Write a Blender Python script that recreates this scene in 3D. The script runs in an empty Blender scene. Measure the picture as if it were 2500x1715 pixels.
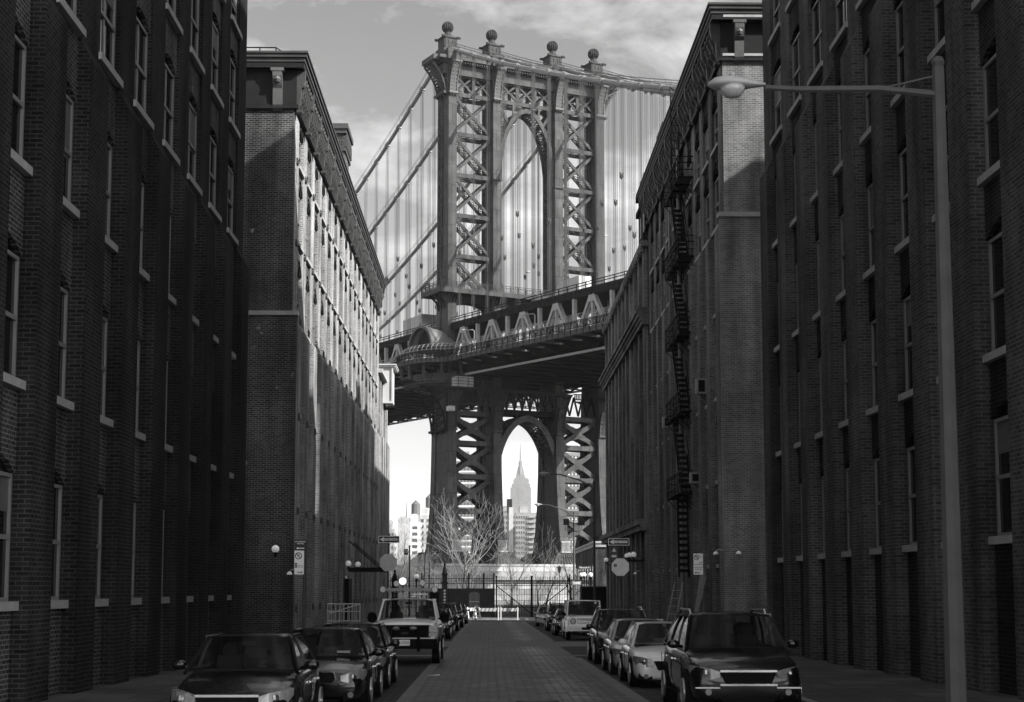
import bpy, bmesh, math, random
from mathutils import Vector, Matrix
random.seed(7)
R=math.radians; PI=math.pi
S=bpy.context.scene; COL=S.collection
# ------------------------------------------------------------ camera, world, sun, exposure
PITCH=R(6); FPX=3873*math.cos(PITCH); YH=1434; PSI=math.atan((1250-1193)/3873)
CY=YH-FPX*math.tan(PITCH); EYE=Vector((0,0,2.0))
FW=Vector((math.sin(PSI)*math.cos(PITCH),math.cos(PSI)*math.cos(PITCH),math.sin(PITCH)))
RT=Vector((math.cos(PSI),-math.sin(PSI),0)); UP=RT.cross(FW)
cam=bpy.data.cameras.new('camera'); camo=bpy.data.objects.new('camera',cam); COL.objects.link(camo)
cam.sensor_width=36; cam.lens=36*FPX/2500; cam.shift_y=-(857.5-CY)/2500; cam.clip_start=.3; cam.clip_end=12000
camo.location=EYE; camo.rotation_euler=Matrix((RT,UP,-FW)).transposed().to_euler(); S.camera=camo
S.view_settings.view_transform='Standard'; S.view_settings.look='None'; S.view_settings.exposure=1.1; S.view_settings.gamma=1
SKY_FILL_GAIN=2.2
SUN_AZ=R(62); SUN_EL=R(33.5)      # sun stands behind the camera, to the right
w=bpy.data.worlds.new('World'); S.world=w; w.use_nodes=True; nt=w.node_tree; nt.nodes.clear()
N=nt.nodes.new; L=nt.links.new
sky=N('ShaderNodeTexSky'); sky.sky_type='NISHITA'; sky.sun_disc=False; sky.sun_elevation=SUN_EL
SDIR=Vector((math.sin(SUN_AZ)*math.cos(SUN_EL),-math.cos(SUN_AZ)*math.cos(SUN_EL),math.sin(SUN_EL)))
sky.sun_rotation=math.atan2(SDIR.x,SDIR.y)
bw=N('ShaderNodeSeparateColor'); L(sky.outputs[0],bw.inputs[0])   # red-filtered black-and-white film
tc=N('ShaderNodeTexCoord'); mp=N('ShaderNodeMapping'); mp.inputs['Scale'].default_value=(5,5,11); mp.inputs['Location'].default_value=(2.3,.4,3.1)
L(tc.outputs['Generated'],mp.inputs[0])
n1=N('ShaderNodeTexNoise'); n1.inputs['Scale'].default_value=1.7; n1.inputs['Detail'].default_value=7; n1.inputs['Roughness'].default_value=.56; n1.inputs['Distortion'].default_value=.3
L(mp.outputs[0],n1.inputs[0])
rp=N('ShaderNodeMapRange'); rp.inputs[1].default_value=.47; rp.inputs[2].default_value=.66; rp.inputs[3].default_value=0; rp.inputs[4].default_value=1; L(n1.outputs[0],rp.inputs[0])
mx=N('ShaderNodeMix'); mx.data_type='FLOAT'; L(rp.outputs[0],mx.inputs[0]); L(bw.outputs[0],mx.inputs[2])
ml=N('ShaderNodeMath'); ml.operation='MULTIPLY_ADD'; L(bw.outputs[0],ml.inputs[0]); ml.inputs[1].default_value=1.0; ml.inputs[2].default_value=3.0
L(ml.outputs[0],mx.inputs[3])
# gain added to the unseen sky overhead and behind the viewer as street fill
sxyz=N('ShaderNodeSeparateXYZ'); L(tc.outputs['Generated'],sxyz.inputs[0]); c1=N('ShaderNodeMath'); c1.operation='SUBTRACT'; L(sxyz.outputs[2],c1.inputs[0]); L(sxyz.outputs[1],c1.inputs[1])
c2=N('ShaderNodeMapRange'); c2.inputs[1].default_value=.1; c2.inputs[2].default_value=.7; c2.inputs[3].default_value=1; c2.inputs[4].default_value=SKY_FILL_GAIN; L(c1.outputs[0],c2.inputs[0])
c3=N('ShaderNodeMath'); c3.operation='MULTIPLY'; L(mx.outputs[0],c3.inputs[0]); L(c2.outputs[0],c3.inputs[1])
bg=N('ShaderNodeBackground'); L(c3.outputs[0],bg.inputs[0]); bg.inputs[1].default_value=.092
wo=N('ShaderNodeOutputWorld'); L(bg.outputs[0],wo.inputs[0])
sl=bpy.data.lights.new('sun','SUN'); sl.energy=5; sl.angle=R(.5); sl.color=(1,.985,.97)
so=bpy.data.objects.new('sun',sl); COL.objects.link(so); so.rotation_euler=SDIR.to_track_quat('Z','Y').to_euler(); so.location=(40,-40,60)

# ------------------------------------------------------------ helpers
def at(px,py,Y):
    d=FW+RT*((px-1250)/FPX)+UP*((CY-py)/FPX); return EYE+d*(Y/d.y)
def zg(y): return -.0072*min(max(y,-40),150)
def Yx(px,py,X):
    d=FW+RT*((px-1250)/FPX)+UP*((CY-py)/FPX); return X/d.x*d.y
def zat(py,Y,px=1193): return at(px,py,Y).z
def tag(o,label=None,cat=None,group=None,kind=None):
    if label: o['label']=label
    if cat: o['category']=cat
    if group: o['group']=group
    if kind: o['kind']=kind
    return o
def empty(name,loc,label=None,cat=None,group=None,rz=0,parent=None):
    o=bpy.data.objects.new(name,None); COL.objects.link(o); o.location=loc; o.rotation_euler=(0,0,rz); o.empty_display_size=.3
    if parent: o.parent=parent
    return tag(o,label,cat,group)
def copy_tree(o,parent=None):
    c=o.copy(); COL.objects.link(c)
    if parent: c.parent=parent
    for ch in list(o.children): copy_tree(ch,c)
    return c
V=Vector
class MB:
    def __init__(s): s.v=[]; s.f=[]; s.m=[]; s.mi=0
    def add(s,vs,fs):
        b=len(s.v); s.v+= [tuple(q) for q in vs]; s.f+=[tuple(b+i for i in f) for f in fs]; s.m+=[s.mi]*len(fs); return s
    def hexa(s,p): return s.add(p,[(0,3,2,1),(4,5,6,7),(0,1,5,4),(1,2,6,5),(2,3,7,6),(3,0,4,7)])
    def box(s,x0,x1,y0,y1,z0,z1): return s.hexa([(x0,y0,z0),(x1,y0,z0),(x1,y1,z0),(x0,y1,z0),(x0,y0,z1),(x1,y0,z1),(x1,y1,z1),(x0,y1,z1)])
    def bar(s,p,q,w,t,n=(0,1,0)):
        p=V(p);q=V(q);n=V(n).normalized(); d=(q-p)
        sd=d.cross(n)
        if sd.length<1e-6: n=V((1,0,0)); sd=d.cross(n)
        sd=sd.normalized()*w/2; n=sd.cross(d).normalized()*t/2
        return s.hexa([p-sd-n,p+sd-n,p+sd+n,p-sd+n,q-sd-n,q+sd-n,q+sd+n,q-sd+n])
    def tube(s,pts,rs,n=6,cap=True):
        pts=[V(p) for p in pts]
        if not hasattr(rs,'__len__'): rs=[rs]*len(pts)
        b=len(s.v); ref=None
        for i,p in enumerate(pts):
            d=(pts[min(i+1,len(pts)-1)]-pts[max(i-1,0)])
            if d.length<1e-9: d=V((0,0,1))
            d.normalize()
            if ref is None: ref=V((0,0,1)) if abs(d.z)<.9 else V((1,0,0))
            a=(ref-d*ref.dot(d)).normalized(); c=d.cross(a); ref=a
            for k in range(n):
                t=2*PI*k/n; s.v.append(tuple(p+(a*math.cos(t)+c*math.sin(t))*rs[i]))
        for i in range(len(pts)-1):
            for k in range(n):
                s.f.append((b+i*n+k,b+i*n+(k+1)%n,b+(i+1)*n+(k+1)%n,b+(i+1)*n+k)); s.m.append(s.mi)
        if cap and n>2:
            s.f.append(tuple(b+k for k in reversed(range(n)))); s.m.append(s.mi)
            e=b+(len(pts)-1)*n; s.f.append(tuple(e+k for k in range(n))); s.m.append(s.mi)
        return s
    def lathe(s,prof,c=(0,0,0),n=16,ax='z'):
        b=len(s.v)
        for r,z in prof:
            for k in range(n):
                t=2*PI*k/n; x,y=r*math.cos(t),r*math.sin(t)
                q=(x,y,z) if ax=='z' else ((z,x,y) if ax=='x' else (x,z,y))
                s.v.append((q[0]+c[0],q[1]+c[1],q[2]+c[2]))
        for i in range(len(prof)-1):
            for k in range(n):
                s.f.append((b+i*n+k,b+i*n+(k+1)%n,b+(i+1)*n+(k+1)%n,b+(i+1)*n+k)); s.m.append(s.mi)
        s.f.append(tuple(b+k for k in reversed(range(n)))); s.m.append(s.mi)
        e=b+(len(prof)-1)*n; s.f.append(tuple(e+k for k in range(n))); s.m.append(s.mi)
        return s
    def sphere(s,c,r,n=14,sz=1):
        return s.lathe([(max(r*math.sin(PI*i/(n//2)),1e-4),-r*sz*math.cos(PI*i/(n//2))) for i in range(n//2+1)],c,n)
    def prism(s,poly,f0,f1):   # poly of 2-D points; f0/f1 map a 2-D point to the two end planes
        n=len(poly); b=len(s.v)
        s.v+=[tuple(f0(*p)) for p in poly]+[tuple(f1(*p)) for p in poly]
        s.f.append(tuple(b+i for i in range(n))); s.f.append(tuple(b+n+i for i in reversed(range(n)))); s.m+=[s.mi]*2
        for i in range(n):
            j=(i+1)%n; s.f.append((b+j,b+i,b+n+i,b+n+j)); s.m.append(s.mi)
        return s
    def px(s,poly,x0,x1): return s.prism(poly,lambda a,c:(x0,a,c),lambda a,c:(x1,a,c))   # (y,z) poly
    def py(s,poly,y0,y1): return s.prism(poly,lambda a,c:(a,y0,c),lambda a,c:(a,y1,c))   # (x,z) poly
    def pz(s,poly,z0,z1): return s.prism(poly,lambda a,c:(a,c,z0),lambda a,c:(a,c,z1))   # (x,y) poly
    def xlace(s,p0,p1,q0,q1,n,w,t,nrm,rungs=True):  # laced panel between edges p0-p1 and q0-q1
        p0,p1,q0,q1=map(V,(p0,p1,q0,q1))
        for i in range(n):
            a=p0.lerp(p1,i/n); b=p0.lerp(p1,(i+1)/n); c=q0.lerp(q1,i/n); d=q0.lerp(q1,(i+1)/n)
            s.bar(a,d,w,t,nrm); s.bar(c,b,w,t*1.05,nrm)
            if rungs: s.bar(b,d,w,t*.95,nrm)
        return s
    def build(s,name,mat,parent=None,smooth=False,loc=None,rz=None):
        me=bpy.data.meshes.new(name); me.from_pydata(s.v,[],s.f)
        for m in (mat if isinstance(mat,(list,tuple)) else [mat]): me.materials.append(m)
        if any(s.m): me.polygons.foreach_set('material_index',s.m)
        bm=bmesh.new(); bm.from_mesh(me)
        if smooth: bmesh.ops.remove_doubles(bm,verts=bm.verts[:],dist=.0005)
        bmesh.ops.recalc_face_normals(bm,faces=bm.faces[:]); bm.to_mesh(me); bm.free()
        if smooth: me.polygons.foreach_set('use_smooth',[True]*len(me.polygons))
        me.update(); o=bpy.data.objects.new(name,me); COL.objects.link(o)
        if parent: o.parent=parent
        if loc is not None: o.location=loc
        if rz is not None: o.rotation_euler=(0,0,rz)
        return o
def autosmooth(o,ang=35):
    me=o.data; me.polygons.foreach_set('use_smooth',[True]*len(me.polygons))
    try: me.set_sharp_from_angle(angle=R(ang))
    except Exception: pass
    return o
def subsurf(o,l=2):
    m=o.modifiers.new('s','SUBSURF'); m.levels=l; m.render_levels=l; return o
def text(name,st,size,mat,parent,M,depth=.004,align='CENTER',sx=1):
    c=bpy.data.curves.new(name,'FONT'); c.body=st; c.size=size; c.align_x=align; c.align_y='CENTER'; c.extrude=depth; c.resolution_u=2
    o=bpy.data.objects.new(name,c); COL.objects.link(o)
    bpy.context.view_layer.update(); dg=bpy.context.evaluated_depsgraph_get()
    me=bpy.data.meshes.new_from_object(o.evaluated_get(dg)); bpy.data.objects.remove(o); me.materials.clear(); me.materials.append(mat)
    o=bpy.data.objects.new(name,me); COL.objects.link(o); o.parent=parent; o.matrix_local=M@Matrix.Diagonal((sx,1,1,1)); return o
FACE=Matrix.Rotation(R(90),4,'X')       # lettering upright, facing -Y

# ------------------------------------------------------------ materials (a black-and-white world: greys only)
MATS={}
def mat(name,v,rough=.7,spec=.3,metal=0,noise=0,nscale=3,bump=0,bscale=None,emit=0,coat=0,alpha=1):
    if name in MATS: return MATS[name]
    m=bpy.data.materials.new(name); m.use_nodes=True; t=m.node_tree; b=t.nodes['Principled BSDF']
    b.inputs['Base Color'].default_value=(v,v,v,1); b.inputs['Roughness'].default_value=rough; b.inputs['Metallic'].default_value=metal
    b.inputs['Specular IOR Level'].default_value=spec; b.inputs['Coat Weight'].default_value=coat; b.inputs['Coat Roughness'].default_value=.04
    if noise or bump:
        tc=t.nodes.new('ShaderNodeTexCoord'); n=t.nodes.new('ShaderNodeTexNoise'); n.inputs['Scale'].default_value=nscale; n.inputs['Detail'].default_value=6; n.inputs['Roughness'].default_value=.6
        t.links.new(tc.outputs['Object'],n.inputs[0])
        if noise:
            r=t.nodes.new('ShaderNodeMapRange'); r.inputs[1].default_value=.25; r.inputs[2].default_value=.75; r.inputs[3].default_value=v*(1-noise); r.inputs[4].default_value=v*(1+noise)
            t.links.new(n.outputs[0],r.inputs[0]); t.links.new(r.outputs[0],b.inputs['Base Color'])
        if bump:
            bp=t.nodes.new('ShaderNodeBump'); bp.inputs['Strength'].default_value=bump; bp.inputs['Distance'].default_value=.03
            n2=t.nodes.new('ShaderNodeTexNoise'); n2.inputs['Scale'].default_value=bscale or nscale*4; t.links.new(tc.outputs['Object'],n2.inputs[0])
            t.links.new(n2.outputs[0],bp.inputs['Height']); t.links.new(bp.outputs[0],b.inputs['Normal'])
    if emit: b.inputs['Emission Color'].default_value=(1,1,1,1); b.inputs['Emission Strength'].default_value=emit
    MATS[name]=m; return m
def brickmat(name,c1,c2,mortar,bw,bh,ms,mode='wall',big=.35,bump=.4,rough=.9,spec=.04,speck=0,worn_sheen=None):
    m=bpy.data.materials.new(name); m.use_nodes=True; t=m.node_tree; b=t.nodes['Principled BSDF']; n=t.nodes.new; l=t.links.new
    tc=n('ShaderNodeTexCoord'); sx=n('ShaderNodeSeparateXYZ'); l(tc.outputs['Object'],sx.inputs[0]); cx=n('ShaderNodeCombineXYZ')
    if mode=='wall':
        a=n('ShaderNodeMath'); a.operation='ADD'; l(sx.outputs[0],a.inputs[0]); l(sx.outputs[1],a.inputs[1]); l(a.outputs[0],cx.inputs[0]); l(sx.outputs[2],cx.inputs[1])
    elif mode=='floor': l(sx.outputs[0],cx.inputs[0]); l(sx.outputs[1],cx.inputs[1])
    br=n('ShaderNodeTexBrick'); l(cx.outputs[0],br.inputs[0]); br.inputs['Scale'].default_value=1; br.inputs['Brick Width'].default_value=bw; br.inputs['Row Height'].default_value=bh
    br.inputs['Mortar Size'].default_value=ms; br.inputs['Mortar Smooth'].default_value=.3; br.inputs['Bias'].default_value=0
    for k,c in (('Color1',c1),('Color2',c2),('Mortar',mortar)): br.inputs[k].default_value=(c,c,c,1)
    no=n('ShaderNodeTexNoise'); no.inputs['Scale'].default_value=big; no.inputs['Detail'].default_value=8; no.inputs['Roughness'].default_value=.65; l(tc.outputs['Object'],no.inputs[0])
    mr=n('ShaderNodeMapRange'); mr.inputs[1].default_value=.3; mr.inputs[2].default_value=.7; mr.inputs[3].default_value=.6; mr.inputs[4].default_value=1.45; l(no.outputs[0],mr.inputs[0])
    if mode=='wall' and bh<.2:      # soot streaks and repaired patches
        mp=n('ShaderNodeMapping'); mp.inputs['Scale'].default_value=(1.1,1.1,.11); l(tc.outputs['Object'],mp.inputs[0]); ns=n('ShaderNodeTexNoise'); ns.inputs['Scale'].default_value=1.0; ns.inputs['Detail'].default_value=5; l(mp.outputs[0],ns.inputs[0])
        mr2=n('ShaderNodeMapRange'); mr2.inputs[1].default_value=.35; mr2.inputs[2].default_value=.65; mr2.inputs[3].default_value=.55; mr2.inputs[4].default_value=1.35; l(ns.outputs[0],mr2.inputs[0])
        mu0=n('ShaderNodeMath'); mu0.operation='MULTIPLY'; l(mr.outputs[0],mu0.inputs[0]); l(mr2.outputs[0],mu0.inputs[1]); mr=mu0
    mu=n('ShaderNodeMath'); mu.operation='MULTIPLY'; l(br.outputs['Color'],mu.inputs[0]); l(mr.outputs[0],mu.inputs[1]); last=mu
    if worn_sheen:   # worn track along the street, sky sheen painted in: x centre, half width, gain
        a=n('ShaderNodeMath'); a.operation='SUBTRACT'; l(sx.outputs[0],a.inputs[0]); a.inputs[1].default_value=worn_sheen[0]
        c=n('ShaderNodeMath'); c.operation='ABSOLUTE'; l(a.outputs[0],c.inputs[0])
        no3=n('ShaderNodeTexNoise'); no3.inputs['Scale'].default_value=.5; no3.inputs['Detail'].default_value=6; l(tc.outputs['Object'],no3.inputs[0])
        ad=n('ShaderNodeMath'); ad.operation='MULTIPLY_ADD'; l(no3.outputs[0],ad.inputs[0]); ad.inputs[1].default_value=1.0; l(c.outputs[0],ad.inputs[2])
        r=n('ShaderNodeMapRange'); r.inputs[1].default_value=.45; r.inputs[2].default_value=.45+worn_sheen[1]; r.inputs[3].default_value=worn_sheen[2]; r.inputs[4].default_value=1; l(ad.outputs[0],r.inputs[0])
        m2=n('ShaderNodeMath'); m2.operation='MULTIPLY'; l(last.outputs[0],m2.inputs[0]); l(r.outputs[0],m2.inputs[1]); last=m2
    if speck:
        vo=n('ShaderNodeTexNoise'); vo.inputs['Scale'].default_value=2.2; vo.inputs['Detail'].default_value=3; l(tc.outputs['Object'],vo.inputs[0])
        r=n('ShaderNodeMapRange'); r.inputs[1].default_value=.7; r.inputs[2].default_value=.78; r.inputs[3].default_value=0; r.inputs[4].default_value=speck; l(vo.outputs[0],r.inputs[0])
        a=n('ShaderNodeMath'); a.operation='ADD'; l(last.outputs[0],a.inputs[0]); l(r.outputs[0],a.inputs[1]); last=a
    l(last.outputs[0],b.inputs['Base Color']); b.inputs['Roughness'].default_value=rough; b.inputs['Specular IOR Level'].default_value=spec
    bp=n('ShaderNodeBump'); bp.inputs['Strength'].default_value=bump; bp.inputs['Distance'].default_value=.02
    no2=n('ShaderNodeTexNoise'); no2.inputs['Scale'].default_value=14; no2.inputs['Detail'].default_value=4; l(tc.outputs['Object'],no2.inputs[0])
    ad=n('ShaderNodeMath'); ad.operation='MULTIPLY_ADD'; l(br.outputs['Fac'],ad.inputs[0]); ad.inputs[1].default_value=-1.2; l(no2.outputs[0],ad.inputs[2])
    l(ad.outputs[0],bp.inputs['Height']); l(bp.outputs[0],b.inputs['Normal']); return m
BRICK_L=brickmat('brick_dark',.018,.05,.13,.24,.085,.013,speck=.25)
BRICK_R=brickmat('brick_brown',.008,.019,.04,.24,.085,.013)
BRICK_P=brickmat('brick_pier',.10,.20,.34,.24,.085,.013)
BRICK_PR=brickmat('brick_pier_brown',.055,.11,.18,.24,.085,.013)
BRICK_LOW=brickmat('brick_low',.03,.06,.09,.24,.085,.013)
PAVE=brickmat('stone_pavers',.03,.12,.003,.42,.26,.04,'floor',.25,.9,.5,.28,worn_sheen=(1.75,.7,3.0))
PAVE_P=brickmat('stone_pavers_parking',.022,.07,.004,.3,.16,.03,'floor',.3,.9,.7,.1)
PAVE_X=brickmat('stone_pavers_crossing',.06,.10,.03,.5,.3,.02,'floor',.4,.6,.6,.4)
SIDEW=brickmat('sidewalk_flags',.05,.08,.02,1.5,1.5,.02,'floor',.5,.3,.8,.05)
ASPH=mat('asphalt',.05,.85,.08,noise=.3,nscale=1.2,bump=.3,bscale=60)
STONE=mat('trim_stone',.28,.8,.2,noise=.25,nscale=2,bump=.2)
BLOCK=brickmat('granite_blocks',.15,.30,.05,2.6,.95,.05,'wall',.25,.5,.85,.05)
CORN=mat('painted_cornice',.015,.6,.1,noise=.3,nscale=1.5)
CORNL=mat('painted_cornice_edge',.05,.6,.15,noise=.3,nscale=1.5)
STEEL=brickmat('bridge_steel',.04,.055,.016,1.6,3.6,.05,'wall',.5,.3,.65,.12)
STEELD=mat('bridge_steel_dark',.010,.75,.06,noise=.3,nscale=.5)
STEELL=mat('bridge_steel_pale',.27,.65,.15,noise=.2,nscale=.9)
CABLE=mat('cable_wrap',.14,.45,.4,noise=.2,nscale=.4)
ROPE=mat('suspender_rope',.06,.6,.3)
GLASS=mat('window_glass',.006,.08,.2); WFRAME=mat('window_frame',.16,.5,.3)
BLIND=mat('window_blind',.09,.6,.3,noise=.3,nscale=2)
PLATE=mat('anchor_iron',.03,.5,.4); IRON=mat('black_iron',.006,.6,.06); IRONL=mat('worn_iron',.12,.5,.4)
POLE=mat('galvanised_pole',.06,.6,.15,noise=.2); LAMPG=mat('lamp_grey',.3,.4,.4); WHITE=mat('white_paint',.4,.5,.3,noise=.05)
GLOBE=mat('opal_globe',.85,.25,.5,emit=.06); SIGNB=mat('sign_black',.015,.4,.4); SIGNW=mat('sign_white',.9,.4,.4); SIGNG=mat('sign_back_metal',.5,.4,.5,noise=.15,nscale=4)
BLACKP=mat('black_hoarding',.006,.9,.05,noise=.3,nscale=1)
BARK=mat('bark',.10,.85,.2,noise=.3,nscale=6); TWIG=mat('twig_bark',.34,.8,.2); 
DARK=mat('deep_shadow_void',.01,.9,.1)

# ------------------------------------------------------------ ground, roads, pavements, river
def sheet(name,m,x0,x1,ys,dz,kind='structure'):
    mb=MB()
    for a,b in zip(ys[:-1],ys[1:]):
        mb.add([(x0,a,zg(a)+dz),(x1,a,zg(a)+dz),(x1,b,zg(b)+dz),(x0,b,zg(b)+dz)],[(0,1,2,3)])
    return tag(mb.build(name,m),kind=kind)
XL,XR=-8.4,10.1; CL,CR=-4.35,5.75; Y0,Y1=52.,66.; YE=133.; YN=56.4
GROUND=mat('bare_ground',.16,.9,.2,noise=.4,nscale=.15,bump=.3,bscale=3)
sheet('ground',GROUND,-3000,3000,[-60,-40,150,330],-.03)
tag(MB().add([(-3000,900,-1.1),(3000,900,-1.1),(3000,9000,-1.1),(-3000,9000,-1.1)],[(0,1,2,3)]).build('far_ground',GROUND),kind='structure')
tag(MB().add([(-3000,325,-1.25),(3000,325,-1.25),(3000,905,-1.25),(-3000,905,-1.25)],[(0,1,2,3)]).build('river',mat('river_water',.05,.12,.5,bump=.4,bscale=.6)),kind='structure')
ZS=[-40,0,20,52,56.2,73.5,100,132,150]
sheet('parking_lane',PAVE_P,CL,-1.66,ZS,.0); sheet('parking_lane',PAVE_P,3.0,CR,ZS,.0)
sheet('roadway',PAVE,-1.66,3.0,ZS,.004)
STB=mat('kerb_stone_strip',.13,.7,.3,noise=.3,nscale=2)
for a,b in ((-10,54),(75.5,138)):
    for xx in (-1.66,3.0): sheet('stone_border',STB,xx-.14,xx+.14,[a,(a+b)/2,b],.008)
sheet('cross_street',ASPH,-60,CL,[56.8,64.5],.004); sheet('cross_street',ASPH,CR,60,[56.8,64.5],.004)
sheet('crossing_band',PAVE_X,CL,CR,[55.6,56.8],.010); sheet('crossing_band',PAVE_X,CL,CR,[66.5,74.5],.010)
sheet('end_street',ASPH,-60,60,[138,150],.010)
def slab(name,x0,x1,y0,y1,m=SIDEW,h=.15):
    return tag(MB().hexa([(x0,y0,zg(y0)-.3),(x1,y0,zg(y0)-.3),(x1,y1,zg(y1)-.3),(x0,y1,zg(y1)-.3),(x0,y0,zg(y0)+h),(x1,y0,zg(y0)+h),(x1,y1,zg(y1)+h),(x0,y1,zg(y1)+h)]).build(name,m),kind='structure')
KERB=mat('granite_kerb',.18,.8,.2,noise=.3,nscale=3)
for a,b in ((-40,56.5),(64.7,137.5)):
    slab('pavement',XL-2,CL-.2,a,b); slab('kerb',CL-.2,CL,a,b,KERB,.153)
    slab('pavement',CR+.2,XR+2,a,b); slab('kerb',CR,CR+.2,a,b,KERB,.153)
slab('pavement',XL-50,XL-2,64.7,66.5); slab('pavement',XR+2,XR+50,64.7,66.5)
slab('kerb',-40,40,149.8,150.1,KERB,.155); slab('pavement',-40,40,150.1,160)
slab('lawn',-60,60,160,262,mat('winter_ground',.06,.9,.1,noise=.5,nscale=.8,bump=.5),.2)
mh=MB(); mh.lathe([(.42,0),(.42,.02),(.36,.02),(.34,.028)],(0,0,0),24); mh.build('manhole_cover',mat('cast_iron',.02,.5,.5,bump=.5,bscale=30),loc=(at(1310,1712,1).x*32,31.2,zg(31.2)+.005))
tag(bpy.data.objects['manhole_cover'],'round dark iron manhole cover set in the stone pavers at bottom centre','manhole cover')
mh=MB(); mh.add([(-.16,0,0),(.15,-.04,.01),(.17,.05,.03),(-.13,.06,.005)],[(0,1,2,3)]); o=mh.build('paper_scrap',SIGNW); o.location=(at(1059,1648,41.5).x,41.5,zg(41.5)+.012); tag(o,'crumpled white paper scrap lying on the left stone border of the road','litter')

# ------------------------------------------------------------ brick warehouses
def facade(wallm,pierm,side,X,bays,floors,zbase,ztop,pier,reveal,rise,split=None,psplit=.22,proj=.07):
    """street facade on plane X; side=+1 faces +X, -1 faces -X. bays=list of pier centre ys. floors=[(sill,spring)].
    returns wall mesh, pier mesh, list of window slots"""
    w=MB(); p=MB(); slots=[]
    def xx(d): return X+side*d       # d = distance out of the plane
    hp=pier/2
    for i,y in enumerate(bays):
        a,b=y-hp,y+hp
        p.box(*sorted((xx(-.5),xx(proj))),a,b,zbase,ztop)
        if split:
            p.box(*sorted((xx(proj),xx(proj+psplit))),a+.004,b-.004,zbase,split-.3)
            p.px([(a+.004,split-.3),(b-.004,split-.3),(b-.004,split),(a+.004,split)],xx(proj-.01),xx(proj+.02))
            x0,x1=xx(proj),xx(proj+psplit)
            p.add([(x0,a,split-.3),(x1,a,split-.3),(x0,a,split+.12),(x0,b,split-.3),(x1,b,split-.3),(x0,b,split+.12)],[(0,1,2),(3,5,4),(1,4,5,2),(0,3,4,1)])
        if i==len(bays)-1: break
        c,d=b,bays[i+1]-hp; z=zbase
        for (s,t) in floors+[(ztop,None)]:
            # spandrel from z up to sill s
            poly=[(c,z),(d,z),(d,s),(c,s)]
            if z>zbase:      # arched underside
                n=8; arc=[(c+(d-c)*k/n,z+rise*math.sin(PI*k/n)) for k in range(n+1)]
                poly=arc+[(d,s),(c,s)]
            w.px(poly,xx(-.16),xx(0.0))
            if t is None: break
            slots.append((c,d,s,t)); z=t
    return w,p,slots
def window_mesh(wd,h,rise,blind=0):
    """unit window in the plane x=0 facing +x; y 0..wd, z 0..h(+rise)"""
    m=MB(); n=8; arc=[(wd*k/n,h+rise*math.sin(PI*k/n)) for k in range(n,-1,-1)]
    m.mi=1; m.px([(0,0),(wd,0)]+arc,-.02,0)
    m.mi=0
    f=.07
    m.box(0,.05,0,f,0,h); m.box(0,.05,wd-f,wd,0,h); m.box(0,.052,f,wd-f,0,f); m.box(0,.054,f,wd-f,h*.5-.04,h*.5+.04); m.box(0,.052,f,wd-f,h-f,h)
    m.box(.0,.03,wd/2-.02,wd/2+.02,f,h-f)
    if blind: m.mi=2; m.box(.0,.012,f,wd-f,h*(1-blind),h-f); m.mi=0
    return m
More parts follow.
